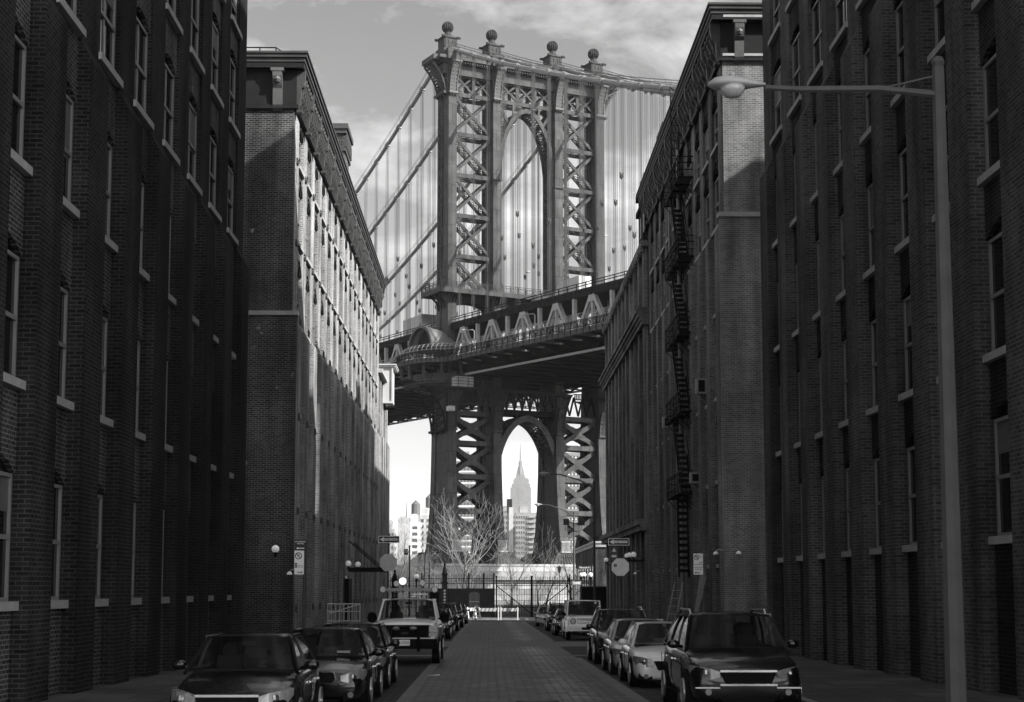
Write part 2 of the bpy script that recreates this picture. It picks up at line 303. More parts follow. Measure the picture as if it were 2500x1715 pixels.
def warehouse(name,label,side,X,ya,yb,depth,spacing,first,nb,floors,zb,zt,pier,split,wallm,pierm,band=None,platez=None,corn=None,sills=True,rise=.28,group=None,hood=True,maxwin=100,proj=.07):
    root=empty(name,(X-side*depth/2,(ya+yb)/2,zg(ya)),label,'warehouse',group)
    off=-V(root.location)
    def B(mb,nm,m,par=root,**k):
        o=mb.build(nm,m,None,**k)
        o.data.transform(Matrix.Translation(off)); o.parent=par; return o
    def place(nm,data,loc):
        q=bpy.data.objects.new(nm,data); COL.objects.link(q); q.parent=root; q.location=V(loc)+off; return q
    B.place=place
    bays=[first+spacing*i for i in range(nb)]
    w,p,slots=facade(wallm,pierm,side,X,bays,floors,zb,zt,pier,.32,rise,split,proj=proj)
    # core and end walls
    x0,x1=sorted((X-side*depth,X-side*.5)); w.box(x0,x1,ya+.01,yb-.01,zb,zt-.1)
    xa,xb=sorted((X-side*.5,X)); 
    if bays[0]-pier/2>ya: w.box(xa,xb,ya,bays[0]-pier/2,zb,zt)
    if bays[-1]+pier/2<yb: w.box(xa,xb,bays[-1]+pier/2,yb,zb,zt)
    wall=B(w,'wall',wallm); pr=B(p,'pier',pierm)
    # windows
    wm={}
    glass=None; sm={}
    for k,(c,d,s,t) in enumerate(slots):
        key=(round(d-c,2),round(t-s,2),(k*7+k//5)%4)
        if key not in wm:
            o=window_mesh(d-c,t-s,rise,(0,.3,0,.55)[key[2]]).build('window',[WFRAME,GLASS,BLIND]); wm[key]=o.data; bpy.data.objects.remove(o)
            sb=MB(); sb.box(0,.24,-.1,d-c+.1,-.16,0); o=sb.build('sill',STONE); sm[key]=o.data; bpy.data.objects.remove(o)
        if k>=maxwin: break
        o=bpy.data.objects.new('window',wm[key]); COL.objects.link(o); o.parent=root
        o.location=V((X-side*.10,c if side>0 else d,s))+off; o.rotation_euler=(0,0,0 if side>0 else PI)
        if sills and s>zb+1:
            q=bpy.data.objects.new('sill',sm[key]); COL.objects.link(q); q.parent=o
    if hood:
        h=MB()
        for (c,d,s,t) in slots:
            n=8
            for rr,pw in ((.10,.06),(.24,.05)):
                pts=[(X+side*.03,c-.05+(d-c+.1)*k/n,t+(rise+rr)*math.sin(PI*k/n)+rr*.6) for k in range(n+1)]
                for a,b in zip(pts[:-1],pts[1:]): h.bar(a,b,pw,.06,(1,0,0))
        B(h,'arch_hood',wallm)
    if platez:
        pm=MB(); pm.lathe([(.02,0),(.17,.01),(.15,.05),(.05,.09)],(0,0,0),8,'x'); pm.bar((.04,-.17,.12),(.04,.17,-.12),.06,.05,(1,0,0)); pm.bar((.045,-.17,-.12),(.045,.17,.12),.06,.05,(1,0,0))
        q=pm.build('anchor_plate',PLATE); pd=q.data; bpy.data.objects.remove(q)
        for zz in platez:
            for y in bays[:16]:
                q=bpy.data.objects.new('anchor_plate',pd); COL.objects.link(q); q.parent=root; q.location=V((X+side*proj_at(zz,split),y+random.uniform(-.02,.02),zz))+off
    return root,B,bays,slots
def proj_at(z,split): return .07 if (not split or z>split) else .29
# --- left warehouse
fl=[(s,s+2.25) for s in (1.75,5.65,9.55,13.35,16.95)]+[(20.35,21.75)]
zcL=at(729,200,66).z
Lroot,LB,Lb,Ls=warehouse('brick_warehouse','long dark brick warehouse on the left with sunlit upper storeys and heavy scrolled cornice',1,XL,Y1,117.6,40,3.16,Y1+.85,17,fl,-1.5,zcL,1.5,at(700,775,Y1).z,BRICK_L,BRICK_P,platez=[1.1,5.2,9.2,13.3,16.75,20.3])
# corner block + front face brick (faces the camera), stone band, wider base below it
zb_=at(700,767,Y1).z
c=MB(); c.box(XL-.6,XL+.07,Y1-.12,Y1+.1,-1,zcL); LB(c,'corner_pier',BRICK_L)
c=MB(); c.box(XL-39,XL-.6,Y1-.12,Y1+.01,-1,zcL); c.box(XL-39,XL+.29,Y1-.30,Y1-.12,-1,zb_-.1); c.box(XL+.07,XL+.287,Y1-.297,Y1+.1,-1,zb_-.12); LB(c,'front_wall',BRICK_L)
c=MB(); c.box(XL-39,XL+.36,Y1-.36,Y1+.12,zb_-.1,zb_+.08); LB(c,'stone_band',STONE)
c=MB()
for k in range(5):
    for (s,t) in fl: c.box(XL-3.4-3.2*k,XL-2.1-3.2*k,Y1-.34,Y1-.3,s,t); 
LB(c,'front_window',GLASS)
def cornice(B,side,X,ya,yb,zt,h,over,step,big,front=(0,0)):
    """bracketed cornice: bed mould, frieze, brackets, soffit, crown. front=(x0,x1) face on the camera side."""
    def xx(d): return X+side*d
    fr=front[1]>front[0]
    m=MB()
    m.box(*sorted((xx(-.2),xx(.16))),ya-.16,yb,zt-1.25,zt-1.08); m.box(*sorted((xx(-.2),xx(.08))),ya-.08,yb,zt-1.08,zt+h*.4)
    m.box(*sorted((xx(-.3),xx(over-.04))),ya-over+.04,yb+.15,zt+h*.4,zt+h*.62)
    if fr: m.box(front[0],front[1],ya-.163,ya+.1,zt-1.253,zt-1.08); m.box(front[0],front[1],ya-.083,ya+.1,zt-1.08,zt+h*.4); m.box(front[0],front[1],ya-over+.037,ya+.1,zt+h*.4,zt+h*.617)
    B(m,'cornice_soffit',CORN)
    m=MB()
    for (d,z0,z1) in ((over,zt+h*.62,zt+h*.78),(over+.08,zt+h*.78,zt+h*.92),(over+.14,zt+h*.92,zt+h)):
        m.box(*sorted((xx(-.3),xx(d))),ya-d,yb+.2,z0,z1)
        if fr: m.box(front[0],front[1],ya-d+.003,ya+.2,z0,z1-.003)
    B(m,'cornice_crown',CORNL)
    n=int((yb-ya)/step); db={}
    for i in range(n+1):
        y=ya+.15+i*step; bg_=(i%big==0); hw=.15 if bg_ else .08; out=over-.03 if bg_ else over-.09; dn=1.3 if bg_ else .8
        key=bg_
        if key not in db:
            m=MB(); poly=[(.08,h*.4),(out,h*.4),(out,h*.1),(out*.92,-.12),(out*.7,-.28),(.26,-.38),(.22,-dn*.8),(.08,-dn)]
            m.prism([(side*a,c) for a,c in poly],lambda a,c:(a,-hw,c),lambda a,c:(a,hw,c))
            if bg_: m.sphere((side*.3,0,-.15),.17,8); m.box(*sorted((side*.08,side*.32)),-.2,.2,-dn-.1,-dn+.04)
            else:
                m.sphere((side*(out-.02),0,h*.12),.11,8)
                pts=[(side*.2,step*.5+step*.42*math.cos(PI*k/8),-.1-.5+.42*math.sin(PI*k/8)) for k in range(9)]
                for p,q in zip(pts[:-1],pts[1:]): m.bar(p,q,.07,.16,(1,0,0))
            q=m.build('cornice_bracket',CORNL); db[key]=q.data; bpy.data.objects.remove(q)
        B.place('cornice_bracket',db[key],(X,y,zt))
    if fr:
        m=MB(); m.px([(-.08,h*.4),(-over+.04,h*.4),(-over+.05,h*.1),(-over*.7,-.25),(-.25,-.4),(-.2,-1.1),(-.08,-1.35)],-.2,.2); m.box(-.28,.28,-over+.02,-.08,h*.28,h*.4); m.sphere((0,-.34,-.05),.17,8)
        q=m.build('cornice_bracket',mat('painted_bracket',.08,.35,.5,noise=.2)); dd=q.data; bpy.data.objects.remove(q)
        for k in range(12):
            xc=(front[1]-.72-k*3.2) if side>0 else (front[0]+.72+k*3.2)
            if front[0]<xc<front[1]: B.place('cornice_bracket',dd,(xc,ya,zt))
zL=at(758,128,65.5).z
cornice(LB,1,XL+.07,Y1-.1,117.6,zcL,zL-zcL,.46,.55,6,front=(XL-39,XL+.07))
# perforated vent panels under the cornice
c=MB()
for a,b in zip(Lb[:-1],Lb[1:]):
    for i in range(6):
        for j in range(3): c.box(XL,XL+.05,a+.95+i*.22,a+1.07+i*.22,zcL-1.25+j*.24-.35,zcL-1.1+j*.24-.35)
LB(c,'vent_panel',CORN)
# stair bulkhead on the roof with its own little cornice; pipe rail
bz=at(851,302,90).z
o=empty('roof_bulkhead',(-9.45,91.8,zL-.5),'ornate brick roof bulkhead rising above the left cornice','rooftop bulkhead')
c=MB(); c.box(-.9,.95,-1.6,1.6,0,bz-zL); c.box(-.9,.98,-1.0,1.0,1,bz-zL-.8); c.build('wall',BRICK_L,o)
c=MB(); h=bz-zL+.5; c.box(-.9,1.1,-1.75,1.75,h-.55,h-.3); c.box(-.95,1.2,-1.85,1.85,h-.3,h); c.box(-.9,1.06,-1.7,1.7,h-1.6,h-1.4); [c.box(.95,1.12,-1.5+i*.5,-1.3+i*.5,h-1.3,h-.6) for i in range(7)]; c.build('cornice',CORNL,o)
o=empty('roof_railing',(XL-3.1,66.8,zL-.1),'low pipe railing on the roof edge above the left warehouse corner','railing')
c=MB()
for z in (.25,.5,.75): c.tube([(-3,0,z),(2.2,0,z),(2.9,.6,z-.3)],.03,5)
for x in (-3,-1.5,0,1.5,2.2): c.tube([(x,0,0),(x,0,.76)],.03,5)
c.build('rails',IRON,o)
# --- lower building beyond it
zl2=at(925,928,122).z
L2,L2B,_,_s=warehouse('brick_building','lower dark brick building attached to the far end of the left warehouse',1,XL,117.7,130.4,30,2.5,118.6,5,[(s,s+2.2) for s in (5.5,9.4,13.2)],-1.5,zl2,1.0,at(946,1090,131).z,BRICK_L,BRICK_P,hood=False)
c=MB(); c.box(XL-5,XL+.4,117.7,130.6,zl2,zl2+.3); L2B(c,'coping',STONE)
p0=at(960,903,125); p1=at(960,985,125)
o=empty('wall_enclosure',(XL+.3,125,p1.z),'pale metal clad box with tiny roof projecting from left wall beneath the bridge','enclosure')
c=MB(); hx=p0.x-XL-.3; hz=p0.z-p1.z; c.box(-1.5,hx,-1.6,1.6,0,hz); c.build('cladding',mat('pale_cladding',.4,.5,.3,noise=.06,nscale=.8),o)
c=MB(); c.box(-1.6,hx+.28,-1.8,1.8,hz,hz+.12); c.box(-1.6,hx+.35,-1.9,1.9,hz+.12,hz+.2); c.box(hx-.02,hx+.1,-1.7,-1.58,-.15,hz); c.box(-.9,hx+.1,-1.75,-1.6,-.2,-.02); c.build('trim',mat('pale_trim',.45,.5,.3),o)
c=MB(); c.tube([(-.4,-1,-.5),(.7,-1,-.5)],.16,8); c.build('pipe',IRON,o)
# --- right warehouse
YR1=98.4
flr=[(s,s+2.35) for s in (3.0,6.65,10.3,14.0,17.75)]+[(21.4,23.2)]
zcR=at(1762,84,66).z
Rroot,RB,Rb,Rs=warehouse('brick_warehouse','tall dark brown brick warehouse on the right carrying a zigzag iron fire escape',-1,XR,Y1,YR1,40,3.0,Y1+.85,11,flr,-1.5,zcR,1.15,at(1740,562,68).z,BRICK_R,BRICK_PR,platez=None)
zbR=at(1780,528,Y1).z
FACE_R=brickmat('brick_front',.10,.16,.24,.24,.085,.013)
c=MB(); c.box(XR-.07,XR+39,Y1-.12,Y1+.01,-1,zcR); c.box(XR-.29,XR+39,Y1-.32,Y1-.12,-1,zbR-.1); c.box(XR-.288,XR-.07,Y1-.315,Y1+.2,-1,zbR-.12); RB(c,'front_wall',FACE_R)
c=MB(); c.box(XR-.36,XR+39,Y1-.38,Y1+.12,zbR-.1,zbR+.1); RB(c,'stone_band',STONE)
zR=at(1731,9,65.4).z
cornice(RB,-1,XR-.07,Y1-.1,YR1,zcR,zR-zcR,.52,.74,4,front=(XR-.07,XR+39))
c=MB(); c.box(XR-.07,XR+39,Y1-.6,Y1-.56,zcR+.55,zcR+.66); c.box(XR-.07,XR+39,Y1-.30,Y1-.26,zcR-1.06,zcR-.95); RB(c,'cornice_moulding',STONE)
for k,(px,py,YY,nm,w_) in enumerate(((1600,1160,86.0,'',.8),)): pass
# fire escape
FE=empty('fire_escape',(0,0,0),parent=Rroot); FE.location=-V(Rroot.location)
ya_=Yx(1692.7,429,XR-.07); xo=at(1654.5,429,ya_).x; yb_=Yx(1621.6,492,xo); fz=[at(1680,q_,ya_).z for q_ in (431,624,810,1002,1200)]
for k,z in enumerate(fz):
    c=MB()
    for i in range(10): c.bar((XR-.12-i*.075,ya_,z),(XR-.12-i*.075,yb_,z),.05,.05,(0,0,1))
    for y in (ya_,ya_+1.4,ya_+2.7,ya_+4.1,yb_):
        c.bar((XR-.07,y,z-.06),(xo,y,z-.06),.07,.07); c.bar((xo,y,z),(xo,y,z+1.0),.045,.045); c.bar((XR-.07,y,z-.9),(xo,y,z-.06),.04,.04)
    for h in (.35,.7,1.0):
        c.bar((xo,ya_,z+h),(xo,yb_,z+h),.045,.045,(1,0,0)); c.bar((XR-.07,ya_,z+h),(xo,ya_,z+h),.045,.045); c.bar((XR-.07,yb_,z+h),(xo,yb_,z+h),.045,.045)
    n=18
    for i in range(n):
        y=ya_+(yb_-ya_)*i/n; c.bar((xo,y,z),(xo,y+.3*(-1)**i,z+1.0),.022,.022,(1,0,0))
    for i in range(4): c.bar((xo+i*.2,ya_,z),(xo+i*.28,ya_,z+1),.022,.022)
    c.build('landing',IRON,FE)
    nz=fz[k+1] if k<4 else z-4.1
    c=MB(); a=(yb_-1.8); b=(ya_+.9)
    if k==4: a,b=ya_+2.6,ya_+2.2
    for dx in (.12,.60): c.bar((xo+dx,a,z),(xo+dx,b,nz),.07,.09,(1,0,0)); c.bar((xo+dx,a,z+.9),(xo+dx,b,nz+.9),.04,.04,(1,0,0))
    for i in range(1,13):
        t=i/13; c.bar((xo+.12,a+(b-a)*t,z+(nz-z)*t),(xo+.60,a+(b-a)*t,z+(nz-z)*t),.16,.03)
    c.build('stair',IRON,FE)
c=MB(); z=fz[0]
for dx in (.1,.5): c.tube([(xo+dx,yb_-2.5,z),(xo+dx,yb_-2.5,zR+.2),(xo+dx,yb_-2.1,zR+.9),(xo+dx+.9,yb_-2.1,zR+.3)],.03,5)
for i in range(12): c.bar((xo+.1,yb_-2.5,z+.4+i*.4),(xo+.5,yb_-2.5,z+.4+i*.4),.03,.03)
c.build('roof_ladder',IRON,FE)
# drainpipes on both warehouses
c=MB()
for y in (79.3,): c.tube([(XR-.4,y,.0),(XR-.4,y,zcR-1.4)],.09,8)
c.tube([(XR-.18,85.3,0),(XR-.18,85.3,zcR-1.4)],.06,6)
RB(c,'drainpipe',mat('drainpipe_paint',.16,.4,.5))
# --- third right building, with arcade, corbelled belt and a taller near bay
zr2=at(1484,793,130).z; zbelt=at(1583,748,97).z
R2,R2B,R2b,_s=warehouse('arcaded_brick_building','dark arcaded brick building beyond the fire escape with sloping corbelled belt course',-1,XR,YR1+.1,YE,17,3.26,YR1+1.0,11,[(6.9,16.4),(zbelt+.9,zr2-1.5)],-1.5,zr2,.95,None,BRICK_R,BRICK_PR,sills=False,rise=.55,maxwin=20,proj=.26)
c=MB()
for i,(d,z0,z1) in enumerate(((.45,-.9,-.6),(.55,-.6,-.4),(.68,-.4,-.15),(.8,-.15,.1),(.7,.1,.22))): c.box(XR-d,XR,YR1+.1,YE+.2,zbelt+z0,zbelt+z1)
R2B(c,'corbel_belt',BRICK_PR)
c=MB(); c.box(XR-.75,XR,YR1+.1,YE+.2,5.9,6.25); c.box(XR-.6,XR,YR1+.1,YE+.2,5.55,5.9); c.box(XR-.45,XR+.1,YR1+.1,YE+.1,zr2-.2,zr2+.15)
for i in range(45): c.box(XR-.5,XR-.3,YR1+.4+i*.74,YR1+.7+i*.74,zr2-.55,zr2-.2)
R2B(c,'ledge',BRICK_PR)
# spandrel bars in the tall window strips
c=MB()
for a,b in zip(R2b[:-1],R2b[1:]):
    for z in (9.9,13.4): c.box(XR-.05,XR+.2,a+.48,b-.48,z,z+.9)
R2B(c,'spandrel',BRICK_R)
tz=at(1566,470,100).z
c=MB(); c.box(XR-.33,XR+8,YR1+.12,101.2,zr2,tz); c.box(XR-.5,XR+8,YR1+.12,101.4,tz-.4,tz); c.box(XR-.5,XR+8,YR1+.12,101.4,zr2+2.2,zr2+2.5); R2B(c,'raised_bay',BRICK_R)
c=MB()
for y in (97.6,99.6): 
    for z in (zr2+.5,zr2+2.9):
        c.px([(y-.5,z),(y+.5,z),(y+.5,z+1.1),(y+.3,z+1.35),(y-.3,z+1.35),(y-.5,z+1.1)],XR-.36,XR-.33)
R2B(c,'raised_window',GLASS)
# rooftop bulkhead on the right
ch=at(1600,315,90)
o=empty('roof_stair_house',(XR+.9,90,zR-.3),'small dark roof stair house with pale patched wall behind the right cornice','rooftop bulkhead')
c=MB(); c.box(-.9,1.2,-1.5,1.5,0,ch.z-zR); c.build('wall',BRICK_R,o); c=MB(); c.box(-1.05,1.35,-1.65,1.65,ch.z-zR,ch.z-zR+.25); c.build('roof',CORN,o); c=MB(); c.box(-.5,.6,-1.53,-1.5,.6,1.9); c.build('patch',STONE,o)
# --- buildings of the near block (they shade the street and close the view at both sides)
NLr,NLB,nb1,_=warehouse('brick_building','dark brick building of the near block filling the far left of the view',1,XL,14,Y0,40,3.3,15.6,12,fl,-1.5,26.5,1.5,13,BRICK_L,BRICK_R,hood=False,maxwin=99)
cornice(NLB,1,XL+.07,14,Y0,26.5,1.2,.5,1.2,3)
NRr,NRB,nb2,_=warehouse('brick_building','dark brown brick building of the near block filling the far right of the view',-1,XR,14,YN,17,3.3,15.6,13,flr+[(25.2,27.4)],-1.5,33.6,1.4,17,BRICK_R,BRICK_LOW,hood=False,maxwin=99)
cornice(NRB,-1,XR-.07,14,YN,33.6,1.2,.5,1.2,3)
o=empty('brick_tower_block',(38,20,0),'tall plain brick block behind the near right building','building')
c=MB(); c.box(-8.8,25,-6,36.4,-1,33.6); c.build('wall',BRICK_R,o)
# --- low brick building with pale coping beyond the end street
zz=at(1452,1323,150).z; yb2=184
o=empty('low_brick_building',(XR+8,167,zg(150)),'low brick powerhouse with pale cracked coping left of the right street wall','building')
c=MB(); c.box(-8,14,-17,17,0,zz-zg(150)-.5)
c.build('wall',BRICK_LOW,o); c=MB(); h=zz-zg(150); c.box(-8.15,14.1,-17.15,17.1,h-.5,h-.15); c.box(-8.25,14.2,-17.25,17.2,h-.15,h+.05); c.build('coping',mat('pale_coping',.3,.8,.2,noise=.4,nscale=1.3),o)
c=MB()
for i in range(8): c.box(-8.03,-8.0,-15+i*4,-13.2+i*4,1.2,h-2.2)
c.build('window',GLASS,o)

# ------------------------------------------------------------ suspension bridge (local x across, y along the deck away from the camera)
BR=empty('suspension_bridge',(5.94,278.9,0),'riveted steel suspension bridge with four column tower crossing the end of the street','bridge',rz=R(27.2))
XC=[-15.09,-6.29,6.29,15.09]
def zc(y): return 46.3+.034*y if y<0 else 46.3+.026*y-.00006*y*y     # underside of the upper chord
def interp(z,T):
    if z<=T[0][0]: return T[0][1:]
    for a,b in zip(T[:-1],T[1:]):
        if z<=b[0]:
            t=(z-a[0])/(b[0]-a[0]); return tuple(a[i]+(b[i]-a[i])*t for i in range(1,len(a)))
    return T[-1][1:]
LEG=[(7.6,-4.5,6.4),(9.5,-4.05,6.0),(12,-3.55,5.3),(16,-3.05,4.7),(22,-2.65,4.25),(30,-2.5,4.0),(42,-2.45,3.2),(50,-2.4,2.3),(96,-2.35,2.1)]
zs_leg=[7.6,8.6,9.5,10.7,12,14,16,19,22,26,30,36,42,46,50,60,70,80,90,94]
ent=MB()
ent.box(-17.3,17.3,-2.9,2.6,93.7,95.0); ent.box(-18.2,18.2,-3.6,3.3,94.15,94.7); ent.box(-17.0,17.0,-2.6,2.3,95,96.3); ent.box(-16.9,16.9,-2.2,1.9,91.9,93.7)
for x in XC: ent.box(x-1.7,x+1.7,-4.0,3.7,94.0,94.9); ent.box(x-1.5,x+1.5,-3.5,3.2,94.9,96.1)
ent.box(-19.0,-16.5,-2.6,2.3,94.0,94.9); ent.box(16.5,19.0,-2.6,2.3,94.0,94.9)
for i in range(72): ent.box(-17.1+i*.48,-16.88+i*.48,-3.3,-2.9,93.75,94.15)
for i in range(68):
    x=-16.3+i*.49
    if min(abs(x-q) for q in XC)>1.7: ent.box(x,x+.2,-2.72,-2.6,95.15,96.15)
TW=ent.build('tower',STEEL,BR)
for ci,x in enumerate(XC):
    m=MB(); P=[(z,)+tuple(interp(z,LEG)) for z in zs_leg]
    def ribbon(f0,f1,x0,x1,zmin=0,zmax=200):
        Q=[q for q in P if zmin<=q[0]<=zmax]
        for a,b in zip(Q[:-1],Q[1:]):
            m.hexa([(x0,f0(a),a[0]),(x1,f0(a),a[0]),(x1,f1(a),a[0]),(x0,f1(a),a[0]),(x0,f0(b),b[0]),(x1,f0(b),b[0]),(x1,f1(b),b[0]),(x0,f1(b),b[0])])
    ribbon(lambda q:q[1],lambda q:q[1]+1.7,x-.8,x+.8)                    # wing facing the camera
    ribbon(lambda q:q[1]+1.7,lambda q:q[2]-1.6,x-.55,x+.55)               # recessed web
    ribbon(lambda q:q[2]-1.6,lambda q:q[2],x-.8,x+.8,0,50)                # far wing, plated below the deck
    ribbon(lambda q:q[2]-1.75,lambda q:q[2]-1.5,x-.8,x+.8,50); ribbon(lambda q:q[2]-.25,lambda q:q[2],x-.8,x+.8,50); ribbon(lambda q:q[2]-1.5,lambda q:q[2]-.25,x-.2,x+.2,50)
    for xs in (-.74,.74): m.xlace((x+xs,.75,50),(x+xs,.62,94),(x+xs,2.05,50),(x+xs,1.92,94),24,.16,.10,(1,0,0))
    m.box(x-.95,x+.95,-2.6,-.7,88.3,88.75); m.box(x-.95,x+.95,.3,2.3,88.3,88.75)
    for dx in (-.5,0,.5): m.sphere((x+dx,-2.6,88.1),.2,8)
    m.box(x-.9,x+.9,-2.7,-.6,73.8,74.1) if ci in (1,2) else None
    m.build('tower_leg',STEEL,TW)
    # base shoe, fluted
    s=MB(); za,zb2=5.9,8.0
    rings=[(za,3.6,-6.2,9.2),(za+.7,2.9,-5.6,8.5),(za+1.3,2.35,-5.1,7.6),(zb2-.2,1.9,-4.9,7.0),(zb2,2.0,-5.0,7.1)]
    for a,b in zip(rings[:-1],rings[1:]):
        s.hexa([(x-a[1],a[2],a[0]),(x+a[1],a[2],a[0]),(x+a[1],a[3],a[0]),(x-a[1],a[3],a[0]),(x-b[1],b[2],b[0]),(x+b[1],b[2],b[0]),(x+b[1],b[3],b[0]),(x-b[1],b[3],b[0])])
    for i in range(11):
        t=(i+.5)/11
        for (side) in (0,1):
            pts=[]
            for (z,hx,y0,y1) in rings[:4]:
                pts.append((x-hx-.05,y0+(y1-y0)*t,z) if side==0 else (x-hx+2*hx*t,y0-.05,z))
            for p,q in zip(pts[:-1],pts[1:]): s.bar(p,q,.12,.14,(1,0,0) if side==0 else (0,1,0))
    s.build('base_shoe',STEEL,TW)
    s=MB(); y0=interp(9.6,LEG)[0]
    for i in range(7): s.box(x-.85+i*.25,x-.75+i*.25,y0-.5,y0-.3,8.0,9.9)
    s.box(x-.95,x+.95,y0-.55,y0-.25,9.8,10.0); s.box(x-.95,x+.95,y0-.6,y0-.2,8.0,8.2); s.build('base_grille',STEELL,TW)
    # curved front bracket under the cornice and below the deck
    for (zb0,zt0,out,th) in ((88.7,93.6,1.5,.45),(29.2,35.6,2.6,.5)):
        s=MB(); n=8; yb0=interp(zb0,LEG)[0]
        arc=[(yb0-.25-out*(1-math.cos(PI/2*k/n)),zb0+(zt0-zb0)*math.sin(PI/2*k/n)**1.0 if k<n else zt0) for k in range(n+1)]
        arc=[(yb0-.25-out*(k/n)**2.2,zb0+(zt0-zb0)*k/n) for k in range(n+1)]
        for a,b in zip(arc[:-1],arc[1:]):
            for dx in (-.66,.66): s.bar((x+dx,a[0],a[1]),(x+dx,b[0],b[1]),.3,.16,(1,0,0))
            s.bar((x-.6,a[0],a[1]),(x+.6,b[0],b[1]),.12,.08,(0,1,0)); s.bar((x+.6,a[0],a[1]),(x-.6,b[0],b[1]),.12,.07,(0,1,0)); s.bar((x-.6,b[0],b[1]),(x+.6,b[0],b[1]),.14,.09,(0,1,0))
            s.add([(x-.58,a[0]+.15,a[1]),(x+.58,a[0]+.15,a[1]),(x+.58,b[0]+.15,b[1]),(x-.58,b[0]+.15,b[1])],[(0,1,2,3)])
        s.box(x-.85,x+.85,yb0-.45,yb0+.3,zb0-.35,zb0); s.box(x-.9,x+.9,arc[-1][0]-.2,yb0,zt0,zt0+.3)
        s.build('bracket',mat('bracket_steel',.10,.65,.15) if zb0>50 else STEEL,TW)
    # finial
    f=MB()
    f.box(x-1.25,x+1.25,-1.4,1.2,96.1,98.7); f.box(x-1.45,x+1.45,-1.6,1.4,98.7,98.95); f.box(x-1.4,x+1.4,-2.1,1.9,96.0,97.0)
    for sx in (-1,1): f.box(x+sx*.95-.12,x+sx*.95+.12,-1.5,-1.4,96.9,98.6); f.box(x+sx*.4-.08,x+sx*.4+.08,-1.5,-1.4,97.3,98.3)
    for sy in (-1.55,1.35):
        for sx in (-1.45,1.45): f.lathe([(.2,-.35),(.24,-.3),(.24,.3),(.2,.35)],(x+sx,sy,98.85),10,'x')
    f.lathe([(1.15,98.95),(1.0,99.15),(.75,99.5),(.55,99.9),(.52,100.2),(.62,100.35)],(x,-.1,0),10)
    f.sphere((x,-.1,101.0),.92,20)
    for k in range(18):
        t=2*PI*k/18; f.tube([(x+(1.0)*math.sin(PI*j/10)*math.cos(t),-.1+1.0*math.sin(PI*j/10)*math.sin(t),101-1.0*math.cos(PI*j/10)) for j in range(1,10)],.075,4)
    f.px([(-3.2,94.9),(-2.0,95.2),(-1.7,96.2),(-1.4,97.6),(1.2,97.6),(1.5,96.2),(1.8,95.2),(3.0,94.9)],x-1.1,x+1.1)
    f.lathe([(.75,-.3),(.8,-.2),(.8,.5),(.62,.6)],(x,-2.0,96.4),12,'y')
    f.build('finial',STEELD if False else mat('finial_steel',.03,.6,.12,noise=.3),TW)
def girder(m,p,q,w=.7,dep=1.5,lace=True):
    """twin-plate member with laced underside; p,q in the tower plane (x,z)"""
    for y in (-dep,dep-.15): m.bar((p[0],y+.1,p[1]),(q[0],y+.1,q[1]),w,.3,(0,1,0))
    d=math.hypot(q[0]-p[0],q[1]-p[1]); n=max(2,int(d/1.25))
    for sgn in (-1,1):
        ox,oz=-(q[1]-p[1])/d*w*.45*sgn,(q[0]-p[0])/d*w*.45*sgn
        if oz*1>0 and sgn>0 and lace is True and abs(q[1]-p[1])<.2: continue
        for i in range(n):
            a=i/n; b=(i+1)/n
            A=(p[0]+(q[0]-p[0])*a+ox,p[1]+(q[1]-p[1])*a+oz); B_=(p[0]+(q[0]-p[0])*b+ox,p[1]+(q[1]-p[1])*b+oz)
            m.bar((A[0],-dep+.2,A[1]),(B_[0],dep-.2,B_[1]),.11,.07,(ox,0,oz)); m.bar((A[0],dep-.2,A[1]),(B_[0],-dep+.2,B_[1]),.11,.065,(ox,0,oz))
def gusset(m,cx,cz,r,y,t=.12): # curved fillet web in the crook of a crossing
    n=8; pts=[]
    for k in range(4):
        a0=PI/4+PI/2*k; pts.append((cx+r*math.cos(a0),cz+r*math.sin(a0)))
        a1=a0+PI/4; pts.append((cx+r*.42*math.cos(a1),cz+r*.42*math.sin(a1)))
    m.py(pts,y-t/2,y+t/2)
for bi,(a,b) in enumerate(((XC[0]+.8,XC[1]-.8),(XC[2]+.8,XC[3]-.8))):
    lv=[88.6,81.45,74.1,66.85,59.6,52.4]
    for z in lv[:-1]:
        m=MB(); girder(m,(a,z),(b,z),.72,1.5); m.build('strut',STEEL,TW)
    for z1,z0 in zip(lv[:-1],lv[1:]):
        m=MB(); girder(m,(a,z1-.3),(b,z0+.4),.52,1.25); girder(m,(a,z0+.4),(b,z1-.3),.5,1.2)
        for y in (-1.16,1.1): gusset(m,(a+b)/2,(z1+z0)/2,.95,y)
        m.build('cross_brace',STEEL,TW)
    lv=[32.0,26.8,21.0,15.1,9.2]
    for z in lv[:-1]:
        m=MB(); girder(m,(a,z),(b,z),.85,1.6); m.box(a,b,-1.5,1.5,z-.08,z+.08); m.build('strut',STEEL,TW)
    for z1,z0 in zip(lv[:-1],lv[1:]):
        m=MB(); girder(m,(a-.2,z1-.4),(b+.2,z0+.4),.8,1.3); girder(m,(a-.2,z0+.4),(b+.2,z1-.4),.78,1.25)
        for y in (-1.22,1.15): gusset(m,(a+b)/2,(z1+z0)/2,1.9,y,.2)
        for sx,xx_ in ((1,a),(-1,b)):
            for y in (-1.22,1.15): m.py([(xx_,z1-1.9),(xx_,z1-.4),(xx_+sx*1.5,z1-.4),(xx_+sx*.55,z1-.95)],y-.1,y+.1); m.py([(xx_,z0+1.9),(xx_,z0+.4),(xx_+sx*1.5,z0+.4),(xx_+sx*.55,z0+.95)],y-.1,y+.1)
        m.build('cross_brace',STEEL,TW)
